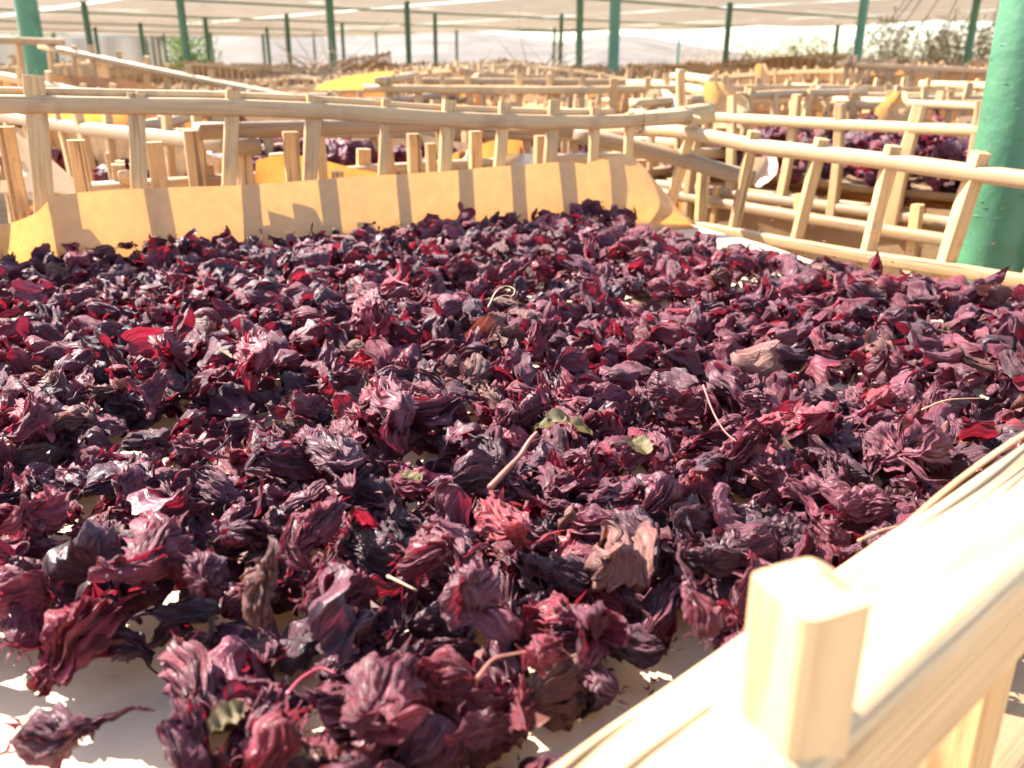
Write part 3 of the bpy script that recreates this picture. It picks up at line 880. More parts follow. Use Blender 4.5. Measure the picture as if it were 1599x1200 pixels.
# --- notable calyces: foot px, tip px, extra height, variant, tint, label, short name
CZ = ZF + .030
HERO = [
    ((782, 790), (776, 868), .012, 6, 'bright', 'brightest red ribbed calyx near the middle front of the pile', 'the brightest red calyx'),
    ((625, 868), (742, 885), .008, 1, 'crimson', 'crimson closed ball shaped calyx left of the brightest red one', 'the crimson ball shaped calyx'),
    ((395, 985), (470, 890), .012, 4, 'brown', 'brown dried calyx with fluted upright lobes at the lower left of the pile', 'the brown fluted calyx'),
    ((515, 690), (605, 800), .010, 17, 'plum', 'long dark purple calyx arching down left of the dried stalk', 'the long dark arching calyx'),
    ((712, 735), (905, 740), .008, 5, 'black', 'blackish calyx with a long tail lying under the dried stalk', 'the blackish tailed calyx'),
    ((1095, 990), (1060, 850), .008, 14, 'wine', 'wine red bulb with thin upright lobes close to the front rail', 'the upright bulb by the rail'),
    ((285, 835), (110, 930), .010, 12, 'wine', 'large wine red fluted calyx lying at the left of the pile', 'the large fluted calyx at left'),
    ((95, 790), (10, 850), .010, 6, 'crimson', 'crimson calyx at the left edge of the picture', 'the crimson calyx at the left edge'),
    ((35, 1150), (300, 1150), -.010, 14, 'mauve', 'lone mauve calyx with two long tails on bare paper at the bottom left', 'the lone tailed calyx'),
    ((160, 950), (45, 1060), -.004, 21, 'crimson', 'crimson calyx with split tips hanging over the bare paper at lower left', 'the crimson calyx over bare paper'),
    ((175, 1000), (290, 1020), -.014, 5, 'black', 'dark purple calyx with thin arms lying flat on the bare paper', 'the dark flat calyx on paper'),
    ((300, 1030), (320, 1140), -.004, 16, 'wine', 'wine red bulging calyx at the edge of the bare paper', 'the bulging calyx at the paper edge'),
    ((610, 1030), (575, 1160), .006, 9, 'wine', 'big folded wine red calyx at the bottom centre of the pile', 'the big folded calyx at the bottom'),
    ((790, 1130), (690, 1170), -.002, 15, 'plum', 'plum crumpled calyx near the bottom right of the pile', 'the crumpled plum calyx'),
    ((860, 1000), (830, 1090), .004, 8, 'crimson', 'crimson bumpy calyx above the front rail at lower centre', 'the bumpy crimson calyx'),
    ((745, 900), (770, 980), .008, 7, 'mauve', 'smooth mauve calyx with a red torn edge under the brightest red one', 'the smooth mauve calyx'),
    ((1450, 690), (1430, 770), .004, 1, 'mauve', 'mauve calyx with looping lobes near the right end of the front rail', 'the looping mauve calyx'),
    ((1165, 662), (1225, 655), .008, 3, 'bright', 'bright red torn calyx right of the middle of the pile', 'the bright torn calyx'),
    ((560, 480), (605, 500), .012, 0, 'crimson', 'crimson shell shaped calyx in the far middle of the pile', 'the crimson shell shaped calyx'),
    ((870, 352), (905, 352), .008, 15, 'plum', 'spiky plum calyx standing proud at the far edge before the orange paper', 'the spiky calyx at the far edge'),
    ((285, 380), (300, 395), .006, 14, 'plum', 'dark calyx with upright prongs at the far left edge of the pile', 'the pronged dark calyx'),
    ((385, 545), (430, 590), .008, 9, 'crimson', 'glowing red backlit calyx in the left middle of the pile', 'the glowing backlit calyx'),
    ((255, 560), (290, 500), .010, 1, 'wine', 'rounded wine red calyx left of the glowing backlit one', 'the rounded wine calyx'),
    ((1010, 610), (1100, 620), .012, 12, 'plum', 'broad plum calyx behind the dried stem at right of centre', 'the broad plum calyx'),
    ((830, 540), (870, 500), .012, 20, 'wine', 'rounded fluted wine calyx in the far centre of the pile', 'the fluted far centre calyx'),
    ((600, 620), (650, 680), .010, 9, 'mauve', 'pale mauve fanned calyx left of the picture centre', 'the pale fanned calyx'),
    ((320, 880), (330, 950), .006, 23, 'plum', 'dark plum calyx standing between the large fluted calyx and the brown one', 'the standing plum calyx'),
    ((500, 800), (480, 880), .010, 16, 'wine', 'wine calyx with rolled lobes behind the brown fluted one', 'the rolled wine calyx'),
    ((60, 640), (20, 690), .006, 12, 'crimson', 'crimson translucent calyx by the left edge above the larger ones', 'the translucent calyx at left'),
    ((500, 985), (545, 930), .006, 22, 'black', 'black shrivelled calyx right of the brown fluted one', 'the black shrivelled calyx'),
]
HI_objs = []
hero_pts = []
GRP = 'dried hibiscus calyces loose in the front tray'
for (f0, t0, dz, vi, tint, lab, short) in HERO:
    zc = CZ + dz
    a_ = on_z(f0[0], f0[1], zc - .002); b_ = on_z(t0[0], t0[1], zc + .002)
    d_ = b_ - a_
    if f0[1] > t0[1] + 80:          # upright ones
        d_ = d_ * .55 + Vector((0, 0, .022)); 
    L_ = max(.026, min(.050, d_.length))
    o = link('hibiscus_calyx', calyx_mesh(vi, tint))
    o.matrix_world = Matrix.Translation(a_) @ orient(d_, random.uniform(0, 6.28)).to_4x4() @ Matrix.Scale(L_, 4)
    tag(o, lab, 'hibiscus calyx', GRP)
    hero_pts.append((a_.lerp(b_, .5), short, f0, t0))

# --- gaps where paper shows (picture outlines)
GAPS = [
    [(-900, 900), (-60, 955), (0, 962), (40, 985), (70, 1012), (140, 1035), (250, 1012), (330, 1000), (385, 985), (355, 1015), (300, 1030), (262, 1080), (262, 1160), (330, 1185), (300, 1420), (-900, 1420)],
    [(915, 1100), (935, 1062), (1000, 1018), (1075, 1004), (1130, 985), (1180, 1000), (1000, 1200), (860, 1230)],
    [(785, 408), (840, 406), (845, 418), (790, 422)],
    [(1130, 440), (1200, 432), (1215, 446), (1135, 456)],
    [(965, 470), (1030, 464), (1035, 482), (970, 490)],
    [(395, 632), (465, 604), (470, 628), (420, 650)],
    [(205, 675), (310, 645), (320, 668), (225, 698)],
    [(1205, 590), (1245, 578), (1250, 604), (1215, 608)],
    [(1265, 572), (1325, 562), (1338, 580), (1275, 588)],
    [(1000, 352), (1120, 340), (1240, 385), (1100, 385)],
    [(325, 1060), (350, 1052), (352, 1082), (330, 1090)],
]
def gap(px, py): return any(in_poly(px, py, g) for g in GAPS)

def wob(x, y): return .5 * math.sin(x * 17 + 1.3) * math.cos(y * 13 + .4) + .35 * math.sin(x * 31 - y * 23) + .25 * math.cos(y * 41 + x * 11 + 2)
# sample inside tray in plan
back_n = INB
def inside(x, y, m=.016):
    p = Vector((x, y))
    if (p - C1).dot(back_n) < m + .022: return False
    dr = Vector((DR.y, -DR.x)); dr = dr if dr.x < 0 else -dr
    if (p - C1).dot(dr) < m + .004: return False
    if (p - NR_A).dot(-NN) < m: return False
    la, lb = Vector((LW_A.x, LW_A.y)), Vector((LW_B.x, LW_B.y))
    dl = (lb - la).normalized(); nl_ = Vector((dl.y, -dl.x))
    if (p - la).dot(nl_) < m: return False
    return True
cand = []
rs_ = random.Random(11)
CELL = .0235
occupied = {}
def sample(layer, rmin, count):
    pts = []; grid = {}
    tries = 0
    while tries < count:
        tries += 1
        x = rs_.uniform(-.75, .75); y = rs_.uniform(.09, 1.13)
        if not inside(x, y): continue
        k = (int(x / rmin), int(y / rmin)); bad = False
        for i in (-1, 0, 1):
            for j in (-1, 0, 1):
                for q in grid.get((k[0] + i, k[1] + j), ()):
                    if (q[0] - x) ** 2 + (q[1] - y) ** 2 < rmin * rmin: bad = True
        if bad: continue
        grid.setdefault(k, []).append((x, y))
        pts.append((x, y, layer))
    return pts
allp = sample(0, .0215, 70000) + sample(1, .0200, 70000) + sample(2, .0205, 70000)
allp += sample(1, .0245, 60000)
allp += [p_ for p_ in sample(1, .028, 40000) if to_px((p_[0], p_[1], CH + ZF))[1] > 640]
place = []
for (x, y, layer) in allp:
    h = wob(x, y)
    z = ZF + .008 + layer * .0095 + (h * .005 if layer else 0) + rs_.uniform(-.002, .003)
    px, py = to_px((x, y, CH + z))
    if not (-330 < px < 1950 and 280 < py < 1390): continue
    if gap(px, py + 6) : continue
    if px > 985 and py < 368 + (px - 1040) * .166 + (8 if layer else 4): continue
    if layer == 2:
        # leave room for the notable calyces
        if any((hp[0].x - x) ** 2 + (hp[0].y - y) ** 2 < .019 ** 2 for hp in hero_pts): continue
        if h < -.55: continue
    # edge of a gap is thinner
    if layer and any(gap(px + dx, py + dy) for dx, dy in ((22, 0), (-22, 0), (0, 22), (0, -22))):
        if layer == 2 or rs_.random() < .4: continue
    place.append((x, y, z, layer, px, py))
def pick_tint(px):
    w = dict(plum=.27, wine=.24, crimson=.13, black=.18, brown=.06, bright=.012, mauve=.11)
    if px > 900: w['mauve'] += .12; w['plum'] += .0; w['black'] -= .04
    if px < 450: w['black'] += .03; w['crimson'] += .03
    return rs_.choices(list(w), list(w.values()))[0]
def size_px(p):
    dep = p[1] * CT - p[2] * ST
    return FPX * .04 / dep
top_l = [p for p in place if p[3] >= 1 and -60 < p[4] < 1660 and p[5] < 1250]
def hidden(p):   # behind the near rail
    return in_poly(p[4], p[5], [(860, 1240), (1640, 690), (1640, 1400), (860, 1400)])
top_l = [p for p in top_l if not hidden(p)]
top_l.sort(key=lambda p: -size_px(p) * (1 + .25 * p[3]))
single = set(id(p) for p in top_l[:300 - len(HERO)])

DIRW = ['to the right of', 'behind and right of', 'behind', 'behind and left of', 'to the left of', 'in front and left of', 'in front of', 'in front and right of']
seen_labels = {}
def near_label(x, y, tint, kind):
    ds = sorted(((math.hypot(h[0].x - x, h[0].y - y), h) for h in hero_pts), key=lambda t: t[0])
    d, h = ds[0]
    opts = []
    for dd, hh in ds[:4]:
        an = math.degrees(math.atan2(y - hh[0].y, x - hh[0].x)) % 360
        w = DIRW[int((an + 22.5) // 45) % 8]
        prox = 'just ' if dd < .045 else ('well ' if dd > .10 else '')
        opts.append(f"{TWORD[tint]} {KW[kind]} calyx {prox}{w} {hh[1]}")
    for o_ in opts:
        if o_ not in seen_labels and len(o_.split()) <= 16:
            seen_labels[o_] = 1; return o_
    return min(opts, key=lambda t: len(t.split()))

bulk = {'v': [], 'f': [], 'uv': [], 'm': [], 'n': 0}
def add_bulk(geo, M, tint_i):
    V, F, UV = geo
    W = V @ np.array(M.to_3x3()).T + np.array(M.translation)
    bulk['v'].append(W); bulk['f'].append(F + bulk['n']); bulk['uv'].append(UV)
    bulk['m'].append(np.full(len(F), tint_i)); bulk['n'] += len(V)
fine_left = 110
bulk_list = [p for p in place if id(p) not in single]
for p in place:
    x, y, z, layer, px, py = p
    vi = rs_.randrange(len(KSEQ))
    tint = pick_tint(px)
    L_ = rs_.uniform(.025, .040) * (1.0 if layer else 1.05)
    if KSEQ[vi] == 'strip':
        L_ *= .7
        if tint in ('crimson', 'bright'): tint = 'wine'
    th = rs_.uniform(0, 6.28)
    tilt = rs_.gauss(0, .28) if layer < 2 else rs_.gauss(.12, .38)
    d_ = Vector((math.cos(th) * math.cos(tilt), math.sin(th) * math.cos(tilt), math.sin(tilt)))
    base = Vector((x, y, CH + z)) - d_ * L_ * .45
    if base.z < CH + ZF + .004: base.z = CH + ZF + .004
    M = Matrix.Translation(base) @ orient(d_, rs_.uniform(0, 6.28)).to_4x4() @ Matrix.Diagonal((L_ * rs_.uniform(.85, 1.2), L_ * rs_.uniform(.8, 1.1), L_, 1))
    if id(p) in single:
        o = link('hibiscus_calyx', calyx_mesh(vi, tint))
        o.matrix_world = M
        tag(o, near_label(x, y, tint, KSEQ[vi]), 'hibiscus calyx', GRP)
    else:
        geo = LO_geo[vi][1]
        if layer >= 1 and py > 560 and 0 < px < 1599 and fine_left > 0:
            geo = HI_geo[vi][1]; fine_left -= 1
        add_bulk(geo, M, TKEYS.index(tint))
me = mesh('hibiscus_heap', np.concatenate(bulk['v']), np.concatenate(bulk['f']), uv=np.concatenate(bulk['uv']), smooth=True, mats=[TINT[k] for k in TKEYS], midx=np.concatenate(bulk['m']))
heap = link('hibiscus_heap', me)
tag(heap, 'heap of dried dark red hibiscus calyces spread over the front tray', 'hibiscus', kind='stuff')
print('place', len(place), 'single', len(single), 'heap tris', len(me.polygons) * 2)

# crumbs and bits on the paper and pile
mb = MB()
for _ in range(2200):
    x = rs_.uniform(-.6, .7); y = rs_.uniform(.1, 1.1)
    if not inside(x, y, .01): continue
    px, py = to_px((x, y, CH + ZF))
    on_gap = gap(px, py)
    if on_gap and rs_.random() < .55: continue
    z = CH + ZF + (.002 if on_gap else .034 + rs_.uniform(-.008, .004))
    s = rs_.uniform(.0008, .0026)
    q = [(x + rs_.uniform(-s, s), y + rs_.uniform(-s, s), z + rs_.uniform(-s, s) * .5) for _ in range(4)]
    mb.add(q, [[0, 1, 2, 3]])
crumbs = link('calyx_crumbs', mb.build('calyx_crumbs', TINT['brown']))
tag(crumbs, 'small broken crumbs scattered on the hibiscus and paper', 'crumbs', kind='stuff')

# stems, strips, leaves lying on the pile: picture points, material, width
def strand(name, pts, zs, w, h, mat, lab, cat, taper=(1, .5)):
    P = [on_z(px, py, z_) for (px, py), z_ in zip(pts, zs)]
    o0 = P[0].copy()
    v, f, uv = sweep([p - o0 for p in P], w, h, .8, .12, sub=6, seed=len(pts), k=8, taper=taper)
    o = link(name, mesh(name, v, f, mat, uv, True)); o.location = o0
    return tag(o, lab, cat)
zt = ZF + .046
strand('dried_stalk', [(765, 762), (790, 735), (812, 712), (826, 690), (838, 676)], [zt, zt, zt, zt + .003, zt + .004], .0019, .0019, STEMM, 'reddish dried stalk lying diagonally beside the dried leaf', 'stalk', (1.3, .8))
strand('thin_stem', [(1098, 602), (1112, 640), (1130, 672), (1150, 690)], [zt + .002] * 4, .0010, .0010, STEMM, 'thin brown stem hanging over the pile right of the centre', 'stem')
strand('thin_stem', [(745, 1060), (770, 1030), (800, 1022), (822, 1018)], [zt] * 4, .0011, .0011, STEMM, 'thin arched stem above the bottom edge of the pile', 'stem')
strand('straw_bit', [(605, 900), (650, 922)], [zt] * 2, .0009, .0009, STRAW, 'short pale straw left of the smooth mauve calyx', 'straw')
strand('straw_bit', [(1440, 640), (1480, 625), (1540, 622)], [zt] * 3, .0008, .0008, STRAW, 'pale straw on the pile near the right edge of the picture', 'straw')
strand('straw_bit', [(1340, 845), (1372, 830), (1400, 822)], [zt + .01] * 3, .0008, .0008, STRAW, 'pale fibre beside the front rail splinter', 'straw')
strand('red_strip', [(458, 510), (462, 492), (480, 488), (500, 494)], [zt, zt + .008, zt + .010, zt + .004], .0030, .0010, REDST, 'bright red bent strip standing up in the left middle of the pile', 'petal strip')
strand('red_strip', [(605, 425), (618, 438), (640, 445)], [zt] * 3, .0022, .0009, REDST, 'short red strip at the far middle of the pile', 'petal strip')
strand('red_strip', [(448, 1085), (470, 1060), (500, 1044), (525, 1052)], [zt - .010] * 4, .0012, .0008, REDST, 'magenta strip near the bottom of the pile', 'petal strip')
strand('pale_loop', [(762, 480), (775, 455), (790, 447), (803, 452), (800, 462), (785, 462), (770, 470)], [zt + .004] * 7, .0011, .0006, STRAW, 'pale curled loop strip in the far centre of the pile', 'petal strip')
strand('dark_loop', [(402, 350), (408, 362), (407, 374), (398, 386)], [zt - .012, zt - .012, zt - .012, zt - .012], .0020, .0012, TINT['plum'], 'dark hooked tip sticking up before the orange paper', 'petal strip')

def leaf(name, pts, zs, width, lab, seed):
    r = np.random.default_rng(seed)
    P = [on_z(px, py, z_) for (px, py), z_ in zip(pts, zs)]
    o0 = P[0].copy()
    P = np.array([list(p - o0) for p in P])
    n = 20; t = np.linspace(0, 1, n)
    tt_ = np.linspace(0, 1, len(P))
    C = np.stack([np.interp(t, tt_, P[:, i]) for i in range(3)], -1)
    T = np.gradient(C, axis=0); S = np.cross(T, [0, 0, 1]); S /= np.linalg.norm(S, axis=1)[:, None] + 1e-9
    V = []
    for i in range(n):
        w = width * (math.sin(math.pi * (t[i] * .92 + .04)) ** .6) * r.uniform(.8, 1.15)
        for k in range(7):
            a = (k - 3) / 3
            V.append(C[i] + S[i] * a * w + np.array([0, 0, width * (.55 * abs(a) ** 1.5 + .18 * math.sin(i * 1.1 + a * 3) + r.uniform(-.06, .06))]))
    o = link(name, mesh(name, V, grid_faces(7, n), OLIVE, smooth=True)); o.location = o0
    return tag(o, lab, 'leaf')
leaf('dried_leaf', [(835, 672), (858, 664), (875, 655), (900, 668), (925, 682)], [zt + .004, zt + .007, zt + .008, zt + .004, zt], .0050, 'curled olive dried leaf on top of the pile at the centre', 3)
leaf('dried_leaf', [(985, 690), (998, 700), (1012, 712)], [zt + .003] * 3, .0050, 'small torn yellowish leaf right of the curled olive leaf', 4)
leaf('dried_leaf', [(625, 742), (645, 748), (658, 752)], [zt + .001] * 3, .0030, 'little yellow green leaf scrap left of the blackish tailed calyx', 5)
leaf('dried_leaf', [(340, 545), (352, 552), (362, 560)], [zt + .004] * 3, .0016, 'tiny yellow scrap in the left middle of the pile', 6)
leaf('dried_leaf', [(330, 1145), (360, 1122), (385, 1108)], [zt - .012] * 3, .0042, 'grey green rough leaf piece at the bottom left of the pile', 7)

# ================================================================== OTHER CRATES
def bed_mesh(seed, LX, LY, n, top=.03):
    r = random.Random(seed)
    vs_, fs_, us_, ms_, k = [], [], [], [], 0
    small = [calyx(700 + i, KINDS[i % 5], 5, 8) for i in range(8)]
    for _ in range(n):
        V, F, UV = small[r.randrange(8)]
        s = r.uniform(.035, .055)
        th = r.uniform(0, 6.28); ti = r.gauss(0, .3)
        R = np.array(orient((math.cos(th), math.sin(th), math.sin(ti)), r.uniform(0, 6.28))) * s
        p = np.array([r.uniform(-LX / 2, LX / 2), r.uniform(-LY / 2, LY / 2), r.uniform(.006, top)])
        vs_.append(V @ R.T + p); fs_.append(F + k); us_.append(UV); k += len(V)
        ms_.append(np.full(len(F), TKEYS.index(r.choices(TKEYS, [.3, .25, .12, .15, .05, .01, .12])[0])))
    return mesh('hibiscus_heap', np.concatenate(vs_), np.concatenate(fs_), uv=np.concatenate(us_), smooth=True, mats=[TINT[k_] for k_ in TKEYS], midx=np.concatenate(ms_))
BED_A = bed_mesh(1, .92, .56, 800, .062)
BED_B = bed_mesh(2, .80, .50, 300)

def paper_tray_mesh(LX, LY, hgt, seed, mat):
    """crumpled liner: floor with turned-up, uneven edges"""
    r = np.random.default_rng(seed)
    n = 26
    V = []
    ph = r.uniform(0, 6, 8)
    for j in range(n):
        for i in range(n):
            u = -1.22 + 2.44 * i / (n - 1); w = -1.22 + 2.44 * j / (n - 1)
            du = max(0, abs(u) - 1) / .22; dw = max(0, abs(w) - 1) / .22
            e = max(du, dw)
            hh = hgt * (1 + .28 * math.sin(u * 2.3 + ph[0] + w) + .2 * math.sin(w * 4.1 + ph[1] + u * 2)) / max(1, .75 * (du + dw))
            x = math.copysign(min(abs(u), 1 + .012 * du), u) * LX / 2
            y = math.copysign(min(abs(w), 1 + .012 * dw), w) * LY / 2
            V.append((x + .004 * math.sin(w * 9 + ph[2]), y + .004 * math.sin(u * 9 + ph[3]), e * hh + .003 * math.sin(u * 7 + ph[4]) * math.sin(w * 6 + ph[5])))
    return mesh('paper_sheet', V, grid_faces(n, n), mat, smooth=True)

def full_crate(cx, cy, ang, L, W, z, H, lab, seed, bed=None, paper=.05, plab=None, blab=None, tilt=(0, 0), wood=None, step=.085, rw=.021, rh=.017, slats=True, lean=.08, warp=.006):
    root = empty('palm_crate', (cx, cy, CH + z), ang)
    tag(root, lab, 'palm crate', 'palm rib crates stacked behind the front tray')
    mk_crate_parts(root, rect(0, 0, 0, L, W), 0, H, step, rw, rh, seed, warp=warp, wood=wood, slats=slats, lean=lean)
    root.rotation_euler = (tilt[0], tilt[1], ang)
    if paper:
        po_ = link('paper_sheet', paper_tray_mesh(L - .07, W - .07, paper, seed, PAPER2))
        po_.location = (cx, cy, CH + z + .004); po_.rotation_euler = (tilt[0], tilt[1], ang)
        tag(po_, plab or ' '.join(('paper lining the ' + lab).split()[:16]), 'paper', 'paper liners of the crates behind')
    if bed is not None:
        b = link('hibiscus_heap', bed)
        b.location = (cx, cy, CH + z + .008); b.scale = (1, 1, 1.0); b.rotation_euler = (tilt[0], tilt[1], ang)
        tag(b, blab or ('dried hibiscus heap inside the ' + lab), 'hibiscus', kind='stuff')  # some heaps are added only to darken shaded interiors
    return root

AR = math.atan2(DR.y, DR.x)      # along the right wall
AB = math.atan2(-DB.y, -DB.x)    # along the back wall
def behind_right(s, off):        # plan point off metres outside the right wall
    n_ = Vector((-DR.y, DR.x)); n_ = n_ if n_.x > 0 else -n_
    return C1 + DR * s + n_ * off
def behind_back(s, off):
    return C1 + DB * s - INB * off

p = behind_right(.20, .55)
full_crate(p.x, p.y, AR, .98, .62, -.172, .110, 'crate heaped with hibiscus beyond the right wall of the front tray', 21, BED_A, .015, 'paper under the hibiscus in the crate beyond the right wall', 'hibiscus heap seen between the sticks beyond the right wall', warp=.012, rw=.022, rh=.015)
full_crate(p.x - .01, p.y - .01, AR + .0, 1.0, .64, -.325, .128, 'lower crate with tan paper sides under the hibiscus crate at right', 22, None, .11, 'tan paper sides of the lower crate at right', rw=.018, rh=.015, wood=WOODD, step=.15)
p = behind_back(.22, .50)
full_crate(p.x, p.y, AB + .06, .92, .60, -.235, .090, 'crate with knobbly bottom rail behind the right half of the back wall', 23, BED_B, .04, warp=.02)
full_crate(-.47, 1.50, math.radians(-46), 1.0, .50, -.168, .088, 'crate with drooping grey rails and tall orange paper behind the left back wall', 24, BED_B, .065, 'orange lit paper inside the drooping grey railed crate', wood=WOODD, rw=.022, rh=.018)  # darker wood and an added hibiscus bed stand in for shade
full_crate(-.45, 1.52, math.radians(-44), 1.0, .50, -.30, .085, 'shaded crate under the drooping grey railed crate', 25, BED_B, .05, 'paper in the shaded crate under the drooping grey railed one', 'hibiscus added to darken the shaded crate behind the left back wall', wood=WOODD, rw=.022, rh=.018)  # bed and darker wood added as shade below the upper crate
p = behind_back(.55, .14)
# crate right behind the back wall, only its stick tips poke up
p0 = bw(118, 212)
stub = empty('palm_crate', (C1.x, C1.y, CH + ZF - .12))
tag(stub, 'low crate just behind the back wall with only its stick tips showing', 'palm crate', 'palm rib crates stacked behind the front tray')
oa = C1 - INB * .060
pa, pb = (oa.x, oa.y), (oa.x + DB.x, oa.y + DB.y)
for i, (px, py, w) in enumerate([(8, 198, .016), (118, 219, .017), (240, 222, .017), (300, 204, .0185), (381, 230, .015), (453, 206, .017), (527, 268, .013), (645, 209, .014), (672, 224, .011), (742, 205, .014), (843, 212, .013), (1000, 250, .014), (1100, 250, .016)]):
    q = on_wall(px, py, pa, pb)
    q2 = Vector((q.x + random.uniform(-.004, .004), q.y, CH - .33))
    so = Vector(stub.location)
    v, f, uv = sweep([q2 - so, (q2 + q) / 2 - so, q - so], w, .013, .25, .05, sub=3, seed=i + 300, up=(DB.y, -DB.x, 0), k=10)
    link('stick', mesh('stick', v, f, WOOD, uv, False), stub)
so = Vector(stub.location)
for zz_, of_ in ((-.23, .060), (-.33, .060), (-.30, .42), (-.36, .42)):
    q = C1 - INB * of_
    rail_obj('rail', [Vector((q.x + DB.x * s, q.y + DB.y * s, CH + zz_)) - so for s in (-.1, .4, .8, 1.3)], .024, .02, WOODD, stub, int(of_ * 100), sub=4)
for s in (-.05, 1.2):
    for zz_ in (-.29, -.345):
        q = C1 + DB * s
        rail_obj('rail', [Vector((q.x - INB.x * o_, q.y - INB.y * o_, CH + zz_)) - so for o_ in (.04, .2, .42)], .024, .02, WOODD, stub, 7, sub=4)

# loose short rail crossing the far right corner (a rib leaning on the corner)
def crib(name, pts, w, h, mat, lab, seed, cat='palm rib'):
    o0 = Vector(pts[0]); v, f, uv = sweep([Vector(p_) - o0 for p_ in pts], w, h, .6, .05, sub=5, seed=seed, k=12)
    o = link(name, mesh(name, v, f, mat, uv, True)); o.location = o0
    return tag(o, lab, cat)
crib('loose_rib', [at_y(898, 210, 1.19), at_y(1000, 232, 1.16), at_y(1130, 268, 1.12), at_y(1175, 280, 1.10)], .021, .020, WOODD, 'loose palm rib sloping down behind the far right corner of the front tray', 5)
crib('loose_rib', [at_y(990, 192, 1.20), at_y(1060, 184, 1.20), at_y(1108, 176, 1.22)], .026, .026, WOODR, 'round rib end tied with wire at the far corner of the front tray', 6)
crib('loose_rib', [at_y(1066, 180, 1.24), at_y(1063, 150, 1.24), at_y(1063, 108, 1.24)], .013, .012, WOOD, 'tall upright stick standing at the far corner of the front tray', 7)
def ring(c, ax, r_, lab):
    pts = []
    z = Vector(ax).normalized(); x = z.orthogonal().normalized(); y = z.cross(x)
    for i in range(13):
        a = i / 12 * 6.283
        pts.append(x * math.cos(a) * r_ + y * math.sin(a) * r_ + z * .002 * math.sin(a * 2))
    v, f, uv = sweep(pts, .0016, .0016, 1, 0, sub=2, k=6, up=tuple(z))
    o = link('binding_wire', mesh('binding_wire', v, f, WIRE, uv, True)); o.location = c
    tag(o, lab, 'wire')
ring(at_y(1066, 183, 1.20), (1, .1, .1), .0165, 'dark wire ring binding the round rib end at the far corner')
ring(bw(997, 187), (DB.x, DB.y, 0), .0150, 'dark wire ring round the right end of the back rail')

# crates with their own hand-set places further back
def px_crate(px, py, y, ang, L, W, H, lab, seed, **kw):
    kw.setdefault('rw', .021); kw.setdefault('rh', .017)
    """corner-less placement: top rail centre seen at (px, py), y metres ahead"""
    q = at_y(px, py, y)
    return full_crate(q.x, q.y, ang, L, W, q.z - CH - H, H, lab, seed, **kw)
px_crate(850, 128, 2.25, -.03, .72, .50, .125, 'large crate with a sun bleached white front rail behind the back wall', 31, bed=BED_B, paper=.03, wood=WOODR, step=.07, lean=.2)
full_crate(-1.02, 2.25, math.radians(-24), .95, .5, -.135, .12, 'crate with orange lit paper and slanting rail at the far left', 32, BED_B, .05, 'orange lit paper in the slanting crate at the far left', tilt=(0, .14), rw=.024, rh=.018)  # hibiscus bed added to darken the gaps between its rails
px_crate(570, 137, 3.6, .10, .9, .6, .11, 'tilted crate with bright orange paper behind centre left', 34, paper=.085, tilt=(-.05, -.05))
px_crate(1300, 148, 2.2, .16, .85, .5, .11, 'crate with a curved grey rail right of the standing paper flap', 35, paper=.05, warp=.014)
px_crate(1530, 158, 2.0, -.35, .70, .5, .10, 'crate with a pale rail left of the thick green post', 36, paper=.05, bed=BED_B)
px_crate(600, 192, 1.75, .05, .7, .5, .09, 'crate with a white lit low rail behind the left centre of the back wall', 37, paper=.03, bed=BED_B, wood=WOODR)  # hibiscus bed added for dark gaps behind the back wall
px_crate(430, 160, 2.3, -.2, .8, .5, .12, 'crate with narrow dark gaps behind the second back wall stick', 38, paper=.05, bed=BED_B, wood=WOODD)  # added bed and darker wood imitate the shaded crate interior
px_crate(1180, 150, 2.9, -.1, .9, .6, .12, 'crate with short stick tips behind the standing paper flap', 39, paper=.08)
px_crate(1480, 140, 3.2, .1, .9, .6, .12, 'crate below the brown bushes at right', 40, paper=.05, bed=BED_B)

# standing paper flaps and white curled pieces
def flap(outline, y, mat, lab, bulge=.02, seed=0, dy=0.0):
    """outline: left and right picture edges row by row: (y_px, xl, xr)"""
    V = []; n = 12
    for k_, (py, xl, xr) in enumerate(outline):
        for i in range(n):
            t = i / (n - 1)
            q = at_y(xl + (xr - xl) * t, py, y + dy * (t - .5) + bulge * math.sin(t * 3.1 + k_ * .5) + .004 * math.sin(k_ * 1.7 + i))
            V.append(q)
    o0 = V[0].copy()
    o = link('paper_flap', mesh('paper_flap', [list(v_ - o0) for v_ in V], grid_faces(n, len(outline)), mat, smooth=True)); o.location = o0
    return tag(o, lab, 'paper')
flap([(128, 1102, 1128), (140, 1098, 1140), (155, 1100, 1168), (170, 1104, 1170), (182, 1112, 1172), (200, 1118, 1172)], 1.45, PAPER, 'tan paper flap standing up beside the tied rib end', .03)
flap([(143, 1395, 1415), (158, 1380, 1418), (172, 1364, 1424), (186, 1362, 1455), (205, 1362, 1500), (215, 1380, 1520)], 1.62, PAPER, 'orange paper flap standing in the crate left of the thick green post', .03)
flap([(182, 1500, 1560), (195, 1490, 1575), (210, 1488, 1580), (222, 1500, 1580)], 1.55, PAPERF, 'white sunlit paper edge left of the thick green post', .03)
flap([(235, 722, 732), (248, 704, 728), (258, 698, 726), (268, 700, 835), (275, 702, 845)], 1.22, PAPERF, 'white curled paper tip behind the middle of the back wall', .02)
flap([(240, 795, 830), (250, 770, 838), (262, 752, 838), (270, 740, 838)], 1.20, PAPERF, 'rolled paper edge right of the white curled tip', .03)
flap([(140, 1015, 1042), (150, 1008, 1054), (160, 1006, 1056), (172, 1008, 1056), (180, 1012, 1050)], 1.55, PAPERF, 'white curled paper roll left of the tall upright stick', .04)
